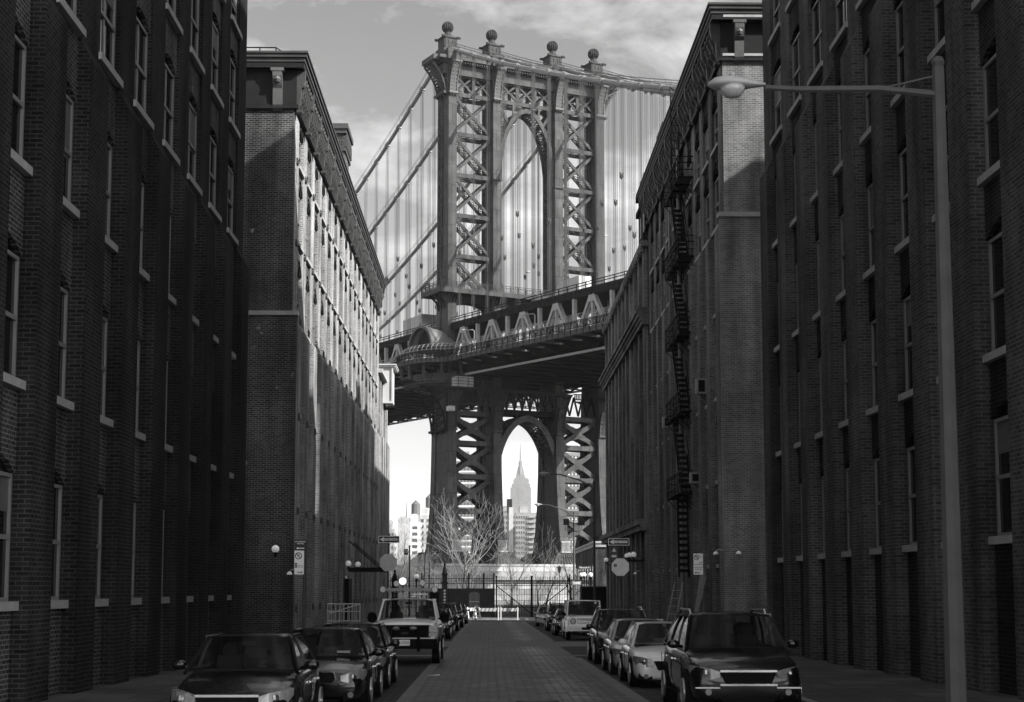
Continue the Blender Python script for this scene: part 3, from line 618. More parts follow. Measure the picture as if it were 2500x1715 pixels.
# portal truss between 89 and 92 and centre bay members
m=MB()
for (a,b,n) in ((XC[0]+.8,XC[1]-.8,2),(XC[1]+.8,XC[2]-.8,3),(XC[2]+.8,XC[3]-.8,2)):
    for y in (-1.5,1.5):
        m.bar((a,y,92.0),(b,y,92.0),.5,.3)
        for i in range(n):
            x0=a+(b-a)*i/n; x1=a+(b-a)*(i+1)/n
            m.bar((x0+.3,y,89.1),(x1-.3,y,91.8),.34,.2); m.bar((x1-.3,y,89.1),(x0+.3,y,91.8),.32,.22)
            if i: m.bar((x0,y,88.9),(x0,y,92),.55,.3)
        xm=[a+(b-a)*(i+.5)/n for i in range(n)]
        for x_ in xm:
            for k in range(8):
                t=PI/4*k; m.bar((x_+.25*math.cos(t),y+.25,90.45+.25*math.sin(t)),(x_+1.15*math.cos(t),y+.25,90.45+1.05*math.sin(t)),.09,.06)
    m.bar((a,1.5,93),(b,1.5,93),1.6,.2)
m.build('portal_truss',STEEL,TW)
def gothic(m,hw,zspring,zap,w,y0,y1,zlow,xc=0.0):
    n=14; ins=[]; out=[]
    for k in range(n+1):
        t=k/n; x=-hw+hw*t; z=zspring+(zap-zspring)*math.sin(PI/2*t)**.8 if False else zspring+(zap-zspring)*(1-(1-t)**1.9)**.62
        ins.append((x,z))
    for i,(x,z) in enumerate(ins):
        p=ins[max(i-1,0)]; q=ins[min(i+1,n)]; dx,dz=q[0]-p[0],q[1]-p[1]; l=math.hypot(dx,dz) or 1
        nx,nz=-dz/l,dx/l
        if i==0: nx,nz=-1,0
        if i==n: out.append((0,z+w*1.15))
        else: out.append((x+nx*w,z+nz*w))
    for i in range(n):
        for s_ in (1,-1):
            q=[ins[i],ins[i+1],out[i+1],out[i]]; m.py([(xc+s_*a,c) for a,c in q],y0,y1)
    for s_ in (1,-1): m.box(*sorted((xc+s_*hw,xc+s_*(hw+w))),y0,y1,zlow,zspring)
    return ins
aw=XC[2]-.8
m=MB(); ins=gothic(m,aw-.35,76.5,87.0,.75,-1.9,-1.55,74.0); gothic(m,aw-.35,76.5,87.0,.75,1.3,1.6,74.0)
for i in range(len(ins)-1):
    for s_ in (-1,1):
        a,b=ins[i],ins[i+1]; m.bar((s_*a[0],-1.6,a[1]+.1),(s_*b[0],1.4,b[1]+.1),.16,.08,(1,0,1)); m.bar((s_*a[0],1.4,a[1]+.1),(s_*b[0],-1.6,b[1]+.1),.16,.09,(1,0,1)); m.bar((s_*a[0],-1.6,a[1]),(s_*a[0],1.5,a[1]),.2,.1,(0,0,1))
m.build('arch',STEEL,TW)
m=MB(); girder(m,(-aw,88.6),(aw,88.6),.72,1.5)
for s_ in (-1,1):
    girder(m,(s_*aw,88.1),(s_*3.2,84.6),.5,1.2); girder(m,(s_*aw,84.4),(s_*4.6,84.4),.4,1.2); m.bar((s_*2.6,-1.5,88.3),(s_*2.6,-1.5,86.2),.4,.2)
m.build('strut',STEEL,TW)
m=MB(); ins=gothic(m,aw+.1,22.5,31.1,1.05,-2.1,-1.5,7.9); gothic(m,aw+.1,22.5,31.1,1.05,2.4,3.0,7.9)
for i in range(len(ins)-1):
    for s_ in (-1,1):
        a,b=ins[i],ins[i+1]; m.bar((s_*a[0],-1.5,a[1]+.1),(s_*b[0],2.4,b[1]+.1),.2,.1,(1,0,1)); m.bar((s_*a[0],2.4,a[1]+.1),(s_*b[0],-1.5,b[1]+.1),.2,.11,(1,0,1)); m.bar((s_*a[0],-1.5,a[1]),(s_*a[0],2.4,a[1]),.24,.1,(0,0,1))
m.build('arch',STEEL,TW)
m=MB(); girder(m,(-aw,32.6),(aw,32.6),.95,1.6)
for s_ in (-1,1):
    girder(m,(s_*aw,32.0),(s_*3.2,28.8),.6,1.3); m.bar((s_*2.0,-1.5,32.2),(s_*2.0,-1.5,30.6),.5,.3); girder(m,(s_*aw,28.4),(s_*4.6,28.4),.4,1.2)
for i in range(7):
    x0=-aw+i*2*aw/7; m.bar((x0,-1.4,33.1),(x0+aw/7,-1.4,36),.3,.2); m.bar((x0+2*aw/7,-1.4,33.1),(x0+aw/7,-1.4,36),.3,.2); m.bar((x0,-1.4,33),(x0,-1.4,36),.3,.2)
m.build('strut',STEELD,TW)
for a,b in ((XC[0]+.8,XC[1]-.8),(XC[2]+.8,XC[3]-.8)):
    m=MB()
    for i in range(4):
        x0=a+i*(b-a)/4; m.bar((x0,-1.4,32.6),(x0+(b-a)/8,-1.4,36),.3,.2); m.bar((x0+(b-a)/4,-1.4,32.6),(x0+(b-a)/8,-1.4,36),.3,.2)
    m.build('strut',STEELD,TW)
# big curved lattice brackets at both ends of the tower (under cornice and under deck)
for s_ in (-1,1):
    for (zb0,zt0,out,yy0,yy1) in ((88.7,93.6,2.5,-1.9,1.7),(29.0,37.0,7.4,-2.3,3.2)):
        m=MB(); n=10; x0=s_*15.9
        if zb0<50: arc=[(x0+s_*(.4+out*(1-math.cos(PI/2*k/n))),zb0+(zt0-zb0)*math.sin(PI/2*k/n)) for k in range(n+1)]
        else: arc=[(x0+s_*(.4+out*(k/n)**2),zb0+(zt0-zb0)*k/n) for k in range(n+1)]
        for a,b in zip(arc[:-1],arc[1:]):
            for y in (yy0,yy1): m.bar((a[0],y,a[1]),(b[0],y,b[1]),.34,.2)
            m.bar((a[0],yy0,a[1]),(b[0],yy1,b[1]),.15,.08,(s_,0,-1)); m.bar((a[0],yy1,a[1]),(b[0],yy0,b[1]),.15,.09,(s_,0,-1)); m.bar((b[0],yy0,b[1]),(b[0],yy1,b[1]),.18,.1,(s_,0,-1))
        for k in range(2,n,2):
            for y in (yy0,yy1): m.bar((arc[k][0],y,arc[k][1]),(x0,y,arc[k][1]+(.8 if zb0>50 else 1.6)),.16,.1)
        for y in (yy0,yy1): m.bar((x0+s_*.1,y,zb0),(x0+s_*.1,y,zt0),.25,.2)
        m.box(*sorted((x0-.0,x0+s_*.9)),yy0-.25,yy1+.25,zb0-.4,zb0)
        for k in range(3): m.sphere((x0+s_*.5,yy0+.5+k*(yy1-yy0-1)/2,zb0-.6),.22,8)
        m.build('bracket',STEEL if zb0>50 else STEELD,TW)
# balcony round the tower at z 53
m=MB(); bx0,bx1,by0,by1=-18.0,18.0,-4.0,3.9
m.box(bx0,bx1,by0,by1,52.7,53.2); 
for (p,q) in (((bx0,by0),(bx1,by0)),((bx0,by0),(bx0,by1)),((bx1,by0),(bx1,by1)),((bx0,by1),(bx1,by1))):
    m.bar((p[0],p[1],52.85),(q[0],q[1],52.85),.85,.2,(q[1]-p[1],p[0]-q[0],0)) if False else None
    L_=math.hypot(q[0]-p[0],q[1]-p[1]); n=int(L_/1.5)
    nn=(q[1]-p[1],p[0]-q[0],0)
    m.bar((p[0],p[1],52.95),(q[0],q[1],52.95),.8,.25,nn)
    for h in (54.5,54.2,53.5): m.bar((p[0],p[1],h),(q[0],q[1],h),.09,.09,nn)
    for i in range(n+1):
        t=i/n; x=p[0]+(q[0]-p[0])*t; y=p[1]+(q[1]-p[1])*t; m.bar((x,y,52.5),(x,y,54.5),.14,.14)
    for i in range(n*3):
        t=i/(n*3); u=(i+1)/(n*3); A=(p[0]+(q[0]-p[0])*t,p[1]+(q[1]-p[1])*t); B_=(p[0]+(q[0]-p[0])*u,p[1]+(q[1]-p[1])*u)
        m.bar((A[0],A[1],53.5),(B_[0],B_[1],54.2),.05,.04,nn); m.bar((A[0],A[1],54.2),(B_[0],B_[1],53.5),.05,.045,nn)
m.build('balcony',STEEL,TW)
m=MB()
for (a,b) in ((XC[0]+.8,XC[1]-.8),(XC[1]+.8,XC[2]-.8),(XC[2]+.8,XC[3]-.8)):
    n=10; L_=b-a
    poly=[(a,52.7)]+[(a+L_*k/n,50.2+1.35*math.sin(PI*k/n)**.5) for k in range(n+1)]+[(b,52.7)]
    for y in (-1.5,1.2): m.py(poly,y,y+.3)
    m.box(a,b,-1.2,1.2,52.0,52.3)
for x in XC:
    for dx in (-.55,-.1,.1,.55):
        for k in range(4): t=k/4; u=(k+1)/4; m.bar((x+dx,-2.5-1.2*t**2,51.0+1.7*t),(x+dx,-2.5-1.2*u**2,51.0+1.7*u),.12,.12,(1,0,0))
for y in (-1.5,1.3):
    for k in range(6): t=k/6; u=(k+1)/6; m.bar((-15.9-1.9*t**2,y,50.2+2.4*t),(-15.9-1.9*u**2,y,50.2+2.4*u),.3,.2)
m.build('balcony_arch_beam',STEELD,TW)
# --- main cables with their bands, hand ropes and suspenders
def zcab(y): s=abs(y); return 97.4-.455*s+(.0009 if y<0 else .00115)*s*s
count=0; extra=MB()
for ci,x in enumerate(XC):
    m=MB(); ys=[-118+4*i for i in range(0,29)]; ys=[y for y in ys if y<-2]+[-2.0]
    m.tube([(x,y,zcab(y)) for y in ys],.36,10)
    ys2=[1.5]+[6+6*i for i in range(0,72)]
    m.tube([(x,y,zcab(y)) for y in ys2],.36,8)
    for k in list(range(1,22))+[-k for k in range(1,38)]:
        y=-5.25*k; d=V((0,1,(zcab(y+.1)-zcab(y-.1))/.2)).normalized()
        p=V((x,y,zcab(y))); m.tube([p-d*.42,p-d*.38,p+d*.38,p+d*.42],[.38,.5,.5,.38],8)
        m.box(x-.12,x+.12,y-.3,y+.3,p.z-.62,p.z-.3)
    cb=m.build('main_cable',CABLE,BR); autosmooth(cb,40)
    m=MB()
    for y0,y1,n in ((-110,-2,27),(2,180,40)):
        pts=[(y0+(y1-y0)*i/n) for i in range(n+1)]
        for dx in (-.45,.45):
            for h in (.75,1.15): m.tube([(x+dx,y,zcab(y)+h) for y in pts],.035,3)
            for y in pts: m.tube([(x+dx*.7,y,zcab(y)+.2),(x+dx,y,zcab(y)+1.15)],.03,3)
    m.build('hand_rope',ROPE,cb)
    for k in list(range(1,15))+[-k for k in range(1,31)]:
        y=-5.25*k; zt=zcab(y)-.3; zb0=zc(y)+1.2
        if zt-zb0<1.5: continue
        big=count<100 and -k<=18 and k<=14
        m=MB() if big else extra
        for dy in (-.32,.32):
            for dx in (-.12,.12): m.tube([(x+dx,y+dy,zb0),(x+dx,y+dy,zt)],.036,4,False)
        sk=zb0+9+3*((k*7)%3)
        if sk<zt-4:
            m.tube([(x,y,sk-.55),(x,y,sk-.25),(x,y,sk),(x,y,sk+.3)],[.08,.24,.3,.14],6)
            for dx in (-.22,.22): m.tube([(x+dx,y,sk-.2),(x+dx,y,sk+.5)],.1,5)
        if big: m.build('suspender',ROPE,cb); count+=1
if extra.v: tag(extra.build('far_suspenders',ROPE,BR),kind='stuff')
# --- deck
YS=[-120+5.35*i for i in range(0,60)]
dk=MB()
for a,b in zip(YS[:-1],YS[1:]):
    za_,zb_2=zc(a),zc(b)
    def slope(x0,x1,lo,hi): dk.hexa([(x0,a,za_+lo),(x1,a,za_+lo),(x1,b,zb_2+lo),(x0,b,zb_2+lo),(x0,a,za_+hi),(x1,a,za_+hi),(x1,b,zb_2+hi),(x0,b,zb_2+hi)])
    slope(-14.6,14.6,-6.6,-6.3); slope(-14.7,-6.7,.3,.6); slope(6.7,14.7,.3,.6)
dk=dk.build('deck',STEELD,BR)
ch=MB(); bt=MB()
for x in XC:
    for a,b in zip(YS[:-1],YS[1:]):
        outer=abs(x)>10
        for (m_,lo,hi,hwid) in ((ch,.0,1.25,.3),(ch,-7.2,-6.5,.3)):
            m_.hexa([(x-hwid,a,zc(a)+lo),(x+hwid,a,zc(a)+lo),(x+hwid,b,zc(b)+lo),(x-hwid,b,zc(b)+lo),(x-hwid,a,zc(a)+hi),(x+hwid,a,zc(a)+hi),(x+hwid,b,zc(b)+hi),(x-hwid,b,zc(b)+hi)])
        if outer:
            sg=-1 if x<0 else 1
            for h in (.45,.9): ch.bar((x+sg*.32,a,zc(a)+h),(x+sg*.32,b,zc(b)+h),.06,.06,(1,0,0))
            for k in range(4):
                y=a+5.35*k/4; ch.box(*sorted((x+sg*.3,x+sg*.38)),y-.04,y+.04,zc(y)+.02,zc(y)+1.24)
ch.build('truss_chord',STEELD,dk)
rl=MB()
for x in (XC[0]-.1,XC[3]+.1):
    for a,b in zip(YS[:-1],YS[1:]):
        for h in (1.75,2.15): rl.bar((x,a,zc(a)+h),(x,b,zc(b)+h),.12,.1,(1,0,0))
        rl.bar((x,a,zc(a)+1.2),(x,a,zc(a)+2.15),.14,.12,(1,0,0))
        y=(a+b)/2; rl.bar((x,y,zc(y)+1.2),(x,y,zc(y)+2.15),.1,.1,(1,0,0))
rl.build('upper_railing',IRON,dk)
apex=[-6.9-10.7*k for k in range(0,10)]+[6.9+10.7*k+3.1 for k in range(0,12)]
for x in (XC[0],XC[3],XC[1],XC[2]):
    m=MB()
    for y in apex:
        z=zc(y); nn=(1,0,0)
        for s_ in (-1,1):
            p=(x,y+s_*.35,z); q=(x,y+s_*5.1,zc(y+s_*5.1)-6.6)
            for dx in (-.28,.28): m.bar((p[0]+dx,p[1],p[2]),(q[0]+dx,q[1],q[2]),.55,.09,nn)
            if s_<0: m.xlace((x-.28,p[1],p[2]),(x-.28,q[1],q[2]),(x+.28,p[1],p[2]),(x+.28,q[1],q[2]),7,.09,.05,(0,1,.6),False)
        m.bar((x,y,z),(x,y,z-6.6),.42,.5,nn); m.px([(y-.85,z+.02),(y+.85,z+.02),(y+.6,z-1.0),(y-.6,z-1.0)],x-.34,x+.34)
        yv=y-5.35; m.bar((x,yv,zc(yv)),(x,yv,zc(yv)-6.6),.5,.6,nn)
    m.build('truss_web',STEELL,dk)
# walkway with curved parapet, bulging round the tower
def wx(y,base=19.3,out=3.6,ry=8.2):
    if abs(y)>=ry: return base
    return base+out*math.sqrt(max(0,1-(y/ry)**2))**.9
wy=sorted(set([round(y,2) for y in YS if abs(y)>8.3]+[-8.2,8.2]+[round(8.2*math.sin(PI/2*k/9),2) for k in range(-9,10)]))
for s_ in (-1,1):
    m=MB(); r_=MB(); g=MB()
    for a,b in zip(wy[:-1],wy[1:]):
        A=(s_*wx(a),a); B_=(s_*wx(b),b); za_=zc(a)-6.4; zb_2=zc(b)-6.4
        nrm=V((B_[1]-A[1],A[0]-B_[0],0))
        m.bar((A[0],A[1],za_+.35),(B_[0],B_[1],zb_2+.35),.75,.14,nrm)
        m.hexa([(s_*15.2,a,za_+.3),(A[0],a,za_+.3),(B_[0],b,zb_2+.3),(s_*15.2,b,zb_2+.3),(s_*15.2,a,za_+.5),(A[0],a,za_+.5),(B_[0],b,zb_2+.5),(s_*15.2,b,zb_2+.5)])
        for h in (1.95,1.78,.95): r_.bar((A[0],A[1],za_+h),(B_[0],B_[1],zb_2+h),.09,.09,nrm)
        n=max(1,int(math.hypot(B_[0]-A[0],b-a)/1.34)); 
        for i in range(n):
            t=i/n; x=A[0]+(B_[0]-A[0])*t; y=a+(b-a)*t; z=za_+(zb_2-za_)*t
            r_.bar((x,y,z-.1),(x+s_*.12,y,z+.5),.12,.12); r_.bar((x+s_*.12,y,z+.5),(x-s_*.05,y,z+1.0),.1,.1); r_.bar((x-s_*.05,y,z+1.0),(x,y,z+1.98),.1,.1)
            if -80<y<25 and s_<0:
                for j in range(4):
                    t2=t+(j)/(4*n); t3=t+(j+1)/(4*n); xa=A[0]+(B_[0]-A[0])*t2; xb=A[0]+(B_[0]-A[0])*t3; y2=a+(b-a)*t2; y3=a+(b-a)*t3; z2=za_+(zb_2-za_)*t2
                    r_.bar((xa,y2,z2+.95),(xb,y3,z2+1.8),.05,.04,nrm); r_.bar((xa,y2,z2+1.8),(xb,y3,z2+.95),.05,.045,nrm)
        # pale curved guard fence inside
        if -100<a<60:
            nn_=max(1,int((b-a)/1.75))
            for i in range(nn_):
                y=a+(b-a)*i/nn_; x=A[0]+(B_[0]-A[0])*i/nn_; z=zc(y)-5.6
                g.tube([(x-s_*.9,y,z),(x-s_*.85,y,z+1.6),(x-s_*1.0,y,z+2.1),(x-s_*1.4,y,z+2.5)],.055,4)
            for h,d in ((1.5,.86),(2.0,.95),(2.48,1.38),(1.0,.88)): g.bar((A[0]-s_*d,a,zc(a)-5.6+h),(B_[0]-s_*d,b,zc(b)-5.6+h),.06,.06,nrm)
    wk=m.build('walkway',STEEL,dk); r_.build('parapet_railing',STEELD,wk); g.build('guard_fence',STEELL,wk)
# floor beams, cantilever brackets, bottom laterals, pale service pipe
m=MB(); c2=MB()
for y in YS:
    z=zc(y)
    m.py([(-15,z-6.6),(15,z-6.6),(15,z-7.3),(11,z-8.3),(-11,z-8.3),(-15,z-7.3)],y-.15,y+.15)
    m.box(-15,15,y-.4,y+.4,z-8.34,z-8.2)
    for s_ in (-1,1): m.py([(s_*15,z-6.35),(s_*19.1,z-6.35),(s_*19.1,z-6.6),(s_*17.6,z-6.85),(s_*16.2,z-7.5),(s_*15,z-8.2)],y-.1,y+.1)
for a,b in zip(YS[::2][:-1],YS[::2][1:]):
    for (x0,x1) in ((-15,0),(0,15)): m.bar((x0,a,zc(a)-8.1),(x1,b,zc(b)-8.1),.4,.2,(0,0,1)); m.bar((x1,a,zc(a)-8.1),(x0,b,zc(b)-8.1),.4,.22,(0,0,1))
for x in (-10.5,-4,0,4,10.5):
    for a,b in zip(YS[:-1],YS[1:]): m.bar((x,a,zc(a)-7.2),(x,b,zc(b)-7.2),.9,.3,(1,0,0))
m.build('floor_beams',STEELD,dk)
m=MB()
for s_ in (-1,1):
    for a,b in zip(YS[:-1],YS[1:]):
        if a<-8 or s_>0 or a>6: m.bar((s_*15.3,a,zc(a)-8.2),(s_*15.3,b,zc(b)-8.2),.34,.3,(1,0,0)); m.bar((s_*15.3,a,zc(a)-6.6),(s_*15.3,a,zc(a)-8.2),.14,.14)
m.build('service_rail',STEELL,dk)
# corbelled gallery round the outer leg under the walkway
for s_ in (-1,1):
    m=MB(); n=22
    pt=lambda t,ex_: (s_*(15.2+(7.0+ex_)*math.cos(PI*(t-.5))),(8.0+ex_)*math.sin(PI*(t-.5)))
    for i in range(n):
        t=i/n; u=(i+1)/n; A=pt(t,0); B_=pt(u,0); nrm=V((B_[1]-A[1],A[0]-B_[0],0))
        for h,hh in ((37.9,.14),(36.9,.18),(36.5,.16)): m.bar((A[0],A[1],h),(B_[0],B_[1],h),hh,.3,nrm)
        for j in range(3):
            tt=t+j/(3*n); C_=pt(tt,0); m.bar((C_[0],C_[1],36.9),(C_[0],C_[1],37.9),.14,.2)
        m.add([(A[0],A[1],36.5),(B_[0],B_[1],36.5),(s_*15.6,B_[1]*.55,35.2),(s_*15.6,A[1]*.55,35.2)],[(0,1,2,3)])
        if i%3==1:
            C_=pt(t,0); D_=pt(t,.5)
            m.bar((C_[0],C_[1],36.6),(D_[0],D_[1],38.2),.5,.35); m.bar((D_[0],D_[1],38.2),(D_[0]*1.0,D_[1],zc(0)-6.4),.42,.3)
    m.build('gallery',STEEL,TW)
    # domed shelter over the bulge
    m=MB(); m.px([(1.3+1.25*3.3*math.cos(PI*k/12),43.2+3.3*math.sin(PI*k/12)) for k in range(13)],s_*18.2,s_*18.1); m.build('dome_shade_plate',mat('dome_shade_paint',.012,.9,.1),TW)  # added dark plate: the dome's interior shade put into its colour
    m=MB(); nx=10; cx0,cy0,cz0,rr=s_*19.3,1.3,43.2,3.75
    rows=[]
    for i in range(nx+1):
        ph=PI/2*i/nx; rad=rr*math.cos(ph); dx=6.0*math.sin(ph)
        rows.append([(cx0-s_*dx,cy0-.9*(math.sin(ph))**2*2+1.25*rad*math.cos(PI*k/16),cz0+rad*math.sin(PI*k/16)) for k in range(17)])
    for i in range(nx):
        for k in range(16): m.add([rows[i][k],rows[i][k+1],rows[i+1][k+1],rows[i+1][k]],[(0,1,2,3)])
    o=m.build('dome_shelter',mat('dome_copper',.13,.4,.5,noise=.15,nscale=.8),TW,True)
    md=o.modifiers.new('t','SOLIDIFY'); md.thickness=.15
    m=MB()
    for k in range(16):
        a0=PI*k/16; a1=PI*(k+1)/16
        m.hexa([(cx0-s_*.35,cy0+1.25*(rr-.22)*math.cos(a0),cz0+(rr-.22)*math.sin(a0)),(cx0+s_*.35,cy0+1.25*(rr-.22)*math.cos(a0),cz0+(rr-.22)*math.sin(a0)),(cx0+s_*.35,cy0+1.25*(rr+.22)*math.cos(a0),cz0+(rr+.22)*math.sin(a0)),(cx0-s_*.35,cy0+1.25*(rr+.22)*math.cos(a0),cz0+(rr+.22)*math.sin(a0)),
                (cx0-s_*.35,cy0+1.25*(rr-.22)*math.cos(a1),cz0+(rr-.22)*math.sin(a1)),(cx0+s_*.35,cy0+1.25*(rr-.22)*math.cos(a1),cz0+(rr-.22)*math.sin(a1)),(cx0+s_*.35,cy0+1.25*(rr+.22)*math.cos(a1),cz0+(rr+.22)*math.sin(a1)),(cx0-s_*.35,cy0+1.25*(rr+.22)*math.cos(a1),cz0+(rr+.22)*math.sin(a1))])
    for i in range(10):
        p=rows[i][0]; q=rows[i+1][0]; m.bar((p[0],p[1]-.05,p[2]-.15),(q[0],q[1]-.05,q[2]-.15),.45,.35,(0,0,1)); p=rows[i][16]; q=rows[i+1][16]; m.bar((p[0],p[1],p[2]-.15),(q[0],q[1],q[2]-.15),.45,.35,(0,0,1))
    for k in (1,15): m.lathe([(.3,0),(.35,.1),(.35,.4),(.2,.5)],(cx0,cy0+1.25*rr*math.cos(PI*k/16),cz0-.4),8)
    m.tube([(cx0,cy0,cz0+rr),(cx0,cy0,cz0+rr+1)],[.4,.1],8); m.tube([(cx0,cy0,cz0+rr+1),(cx0,cy0,52.4)],.08,5)
    m.build('dome_rim',mat('dome_rim_paint',.06,.6,.2),TW)
# masonry pier
MP=empty('masonry_pier',(5.94,278.9,-1.2),'huge pale granite block pier carrying the steel bridge tower','bridge pier',rz=R(27.2))
m=MB(); m.box(-21.5,21.5,-9.5,10.5,0,4.4); m.box(-21.2,21.2,-8.6,10.2,5.9,7.1); m.build('block_wall',BLOCK,MP)
m=MB(); m.box(-22.2,22.2,-10.4,11.2,4.4,5.05); m.box(-21.6,21.6,-9.6,10.6,5.05,5.9); m.build('ledge',mat('granite_ledge',.2,.8,.2,noise=.2,nscale=1),MP)
m=MB(); m.box(-22.4,-19,-13,-9.6,0,2.2); m.box(-23,-18,-16,-13,0,1.2); m.build('buttress',BLOCK,MP)
# maintenance platform slung under the deck
p=at(1100,945,262)
o=empty('work_platform',p,'suspended scaffold work platform with pale crates under the bridge deck','scaffold',rz=R(27.2))
m=MB(); 
for a in range(14):
    x=a*1.7; m.bar((x,0,0),(x,0,-2.6),.09,.09); m.bar((x,2,0),(x,2,-2.6),.09,.09)
    if a<13:
        for y in (0,2):
            m.bar((x,y,0),(x+1.7,y,-2.6) if a%2 else (x+1.7,y,0),.09,.09); m.bar((x,y,-2.6 if a%2 else 0),(x+1.7,y,0 if a%2 else -2.6),.08,.08)
for z in (0,-2.6):
    for y in (0,2): m.bar((0,y,z),(22.1,y,z),.16,.12)
m.build('truss',STEELL if False else mat('scaffold_steel',.03,.7,.05),o)
m=MB(); m.box(-.5,22.5,-.4,2.4,.05,.15)
for h in (.6,1.1,1.6): 
    for y in (-.4,2.4): m.bar((-.5,y,h),(14,y,h),.07,.06)
for i in range(9): m.bar((-.5+i*1.8,-.4,.1),(-.5+i*1.8,-.4,1.7),.08,.08)
for x,y in ((0,0),(6,0),(12,0)): m.bar((x,1,.1),(x,1,3.4),.05,.05)
m.build('railing',mat('scaffold_steel',.03),o)
c=MB(); c.box(1.0,4.2,-.2,1.6,.15,1.9); c.box(-.3,.7,-.3,1.0,-4.0,-3.2); q=c.build('crate',mat('crate_paint',.3,.6,.3,noise=.3,nscale=1.2),o)
p=at(1010,815,300)
o=empty('work_enclosure',(p.x,p.y,p.z-3),'plain grey sheeted work enclosure standing on the bridge deck behind the domed shelter','enclosure',rz=R(27.2+90))
c=MB(); c.box(-7.0,1.5,-1.5,1.5,0,5.6); c.build('sheeting',mat('grey_sheeting',.33,.6,.3,noise=.1),o)
c=MB(); [c.box(-7+i*1.7,-6.93+i*1.7,-1.53,1.53,0,5.7) for i in range(6)]; c.build('frame',STEELL,o)
# deck lamps
def deck_lamp(px,py,Y,h,sgn,label):
    p=at(px,py,Y); o=empty('deck_lamp',(p.x,p.y,p.z-h),label,'lamp',group='lamps along the bridge deck')
    m=MB(); m.tube([(0,0,0),(0,0,h-.1),(sgn*.3,0,h+.1),(sgn*1.4,0,h)],[.09,.07,.06,.05],6); m.build('pole',LAMPG,o)
    m=MB(); m.tube([(sgn*1.3,0,h),(sgn*1.6,0,h+.05),(sgn*2.2,0,h)],[.08,.2,.12],8); m.build('lamp_head',LAMPG,o,True)
deck_lamp(1310,665,300,8,-1,'lamp on upper bridge roadway seen through the right part of the tower arch')
deck_lamp(1455,577,300,9,1,'tall bridge lamp reaching right beside the outermost tower column')
for (px,py,Y,lb) in ((1158,807,250,'pale lamp head arm inside the deck truss nearest the domed shelter'),(1306,768,240,'pale lamp head arm inside the middle of the deck truss'),(1484,724,232,'pale lamp head arm inside the deck truss beside the right building')):
    deck_lamp(px,py,Y+3,2.2,-1,lb)
# box truck on the upper roadway
p=at(1405,705,262)
o=empty('box_truck',(p.x,p.y,p.z-1.6),'white box truck driving over the bridge behind the right tower bay','truck',rz=R(27.2+90))
c=MB(); c.box(-3.2,3.0,-1.2,1.2,.8,3.2); c.build('cargo_box',WHITE,o)
c=MB(); c.px([(0,0)]*3,0,.1) if False else None; c.prism([(3.05,.6),(5.0,.6),(5.0,1.6),(4.4,2.6),(3.05,2.9)],lambda a,z:(a,-1.05,z),lambda a,z:(a,1.05,z)); c.build('cab',WHITE,o)
c=MB(); [c.lathe([(.45,-.15),(.45,.15)],(x,y,.45),12,'y') for x in (-2.2,4.1) for y in (-1.05,1.05)]; c.build('wheels',IRON,o)

# ------------------------------------------------------------ far skyline across the river (true distances)
def block(name,label,px0,px1,pyt,Y,depth,v,rows=0,cols=0,band=None,rot=0,group='apartment blocks across the river',base=-1.1,extra=None):
    a=at(px0,pyt,Y); b=at(px1,pyt,Y); wd=b.x-a.x
    o=empty(name,((a.x+b.x)/2,Y+depth/2,base),label,'building',group,rz=rot)
    h=a.z-base; m=MB(); m.box(-wd/2,wd/2,-depth/2,depth/2,0,h); m.box(-wd*.3,wd*.1,-depth*.3,depth*.3,h,h+4)
    wm=brickmat('far_wall_%d'%int(v*1000),v*.9,v*1.1,v*1.2,3.1,3.0,.25,'wall',.05,.0) if band is None else brickmat('far_wall_banded_%d'%int(v*1000),v*.85,v,band,200,3.0,.35,'wall',.05,.0)
    m.build('wall',wm,o)
    if cols:
        m=MB(); fw=wd/cols
        for i in range(cols):
            for k in range(rows):
                z=h-3.5-k*3.0
                if z<2: break
                x=-wd/2+fw*(i+.5); m.box(x-fw*.26,x+fw*.26,-depth/2-.08,-depth/2,z,z+1.5)
        for k in range(rows):
            z=h-3.5-k*3.0
            for j in range(4):
                y=-depth/2+depth*(j+.5)/4
                if z>2: m.box(wd/2,wd/2+.08,y-.8,y+.8,z,z+1.5)
        m.build('window_rows',mat('far_window',.05,.3,.5),o)
    if extra: extra(o,wd,h,depth)
    return o
def tank(o,wd,h,depth,x=0):
    m=MB(); m.lathe([(2.2,h+4),(2.2,h+9),(.2,h+11)],(x,0,0),10)
    for sx in (-1.5,1.5):
        for sy in (-1.5,1.5): m.box(x+sx-.15,x+sx+.15,sy-.15,sy+.15,h,h+4.2)
    m.build('water_tank',mat('tank_wood',.1,.8,.2),o)
def balc(o,wd,h,depth):
    m=MB()
    for k in range(14): m.box(wd*.1,wd*.42,-depth/2-1.2,-depth/2,h-3-3*k,h-2.7-3*k)
    for k in range(14): m.box(wd*.1,wd*.42,-depth/2-1.2,-depth/2-1.1,h-2.7-3*k,h-1.8-3*k)
    m.build('balcony',STONE,o)
def whitecol(o,wd,h,depth):
    m=MB(); m.box(wd*.08,wd*.36,-depth/2-.6,-depth/2+3,0,h+3); m.build('stair_shaft',mat('far_white',.45,.8,.2),o)
    m=MB(); m.box(-wd*.05,wd*.3,-depth*.3,depth*.1,h,h+8); m.build('penthouse',STEELD,o)
block('apartment_block','brick apartment slab with a white stair shaft left of the skyscraper base',1221,1258,1252,900,22,.22,14,6,extra=whitecol)
block('apartment_block','apartment slab with stacked white balconies right of the skyscraper base',1259,1311,1252,930,22,.24,14,9,extra=balc)
block('apartment_block','broad banded brick housing tower seen through the left tower bay',1106,1172,1119,820,30,.2,22,8,band=.6)
block('apartment_block','banded brick housing tower seen through the right tower bay',1372,1440,1104,840,30,.2,22,8,band=.6)
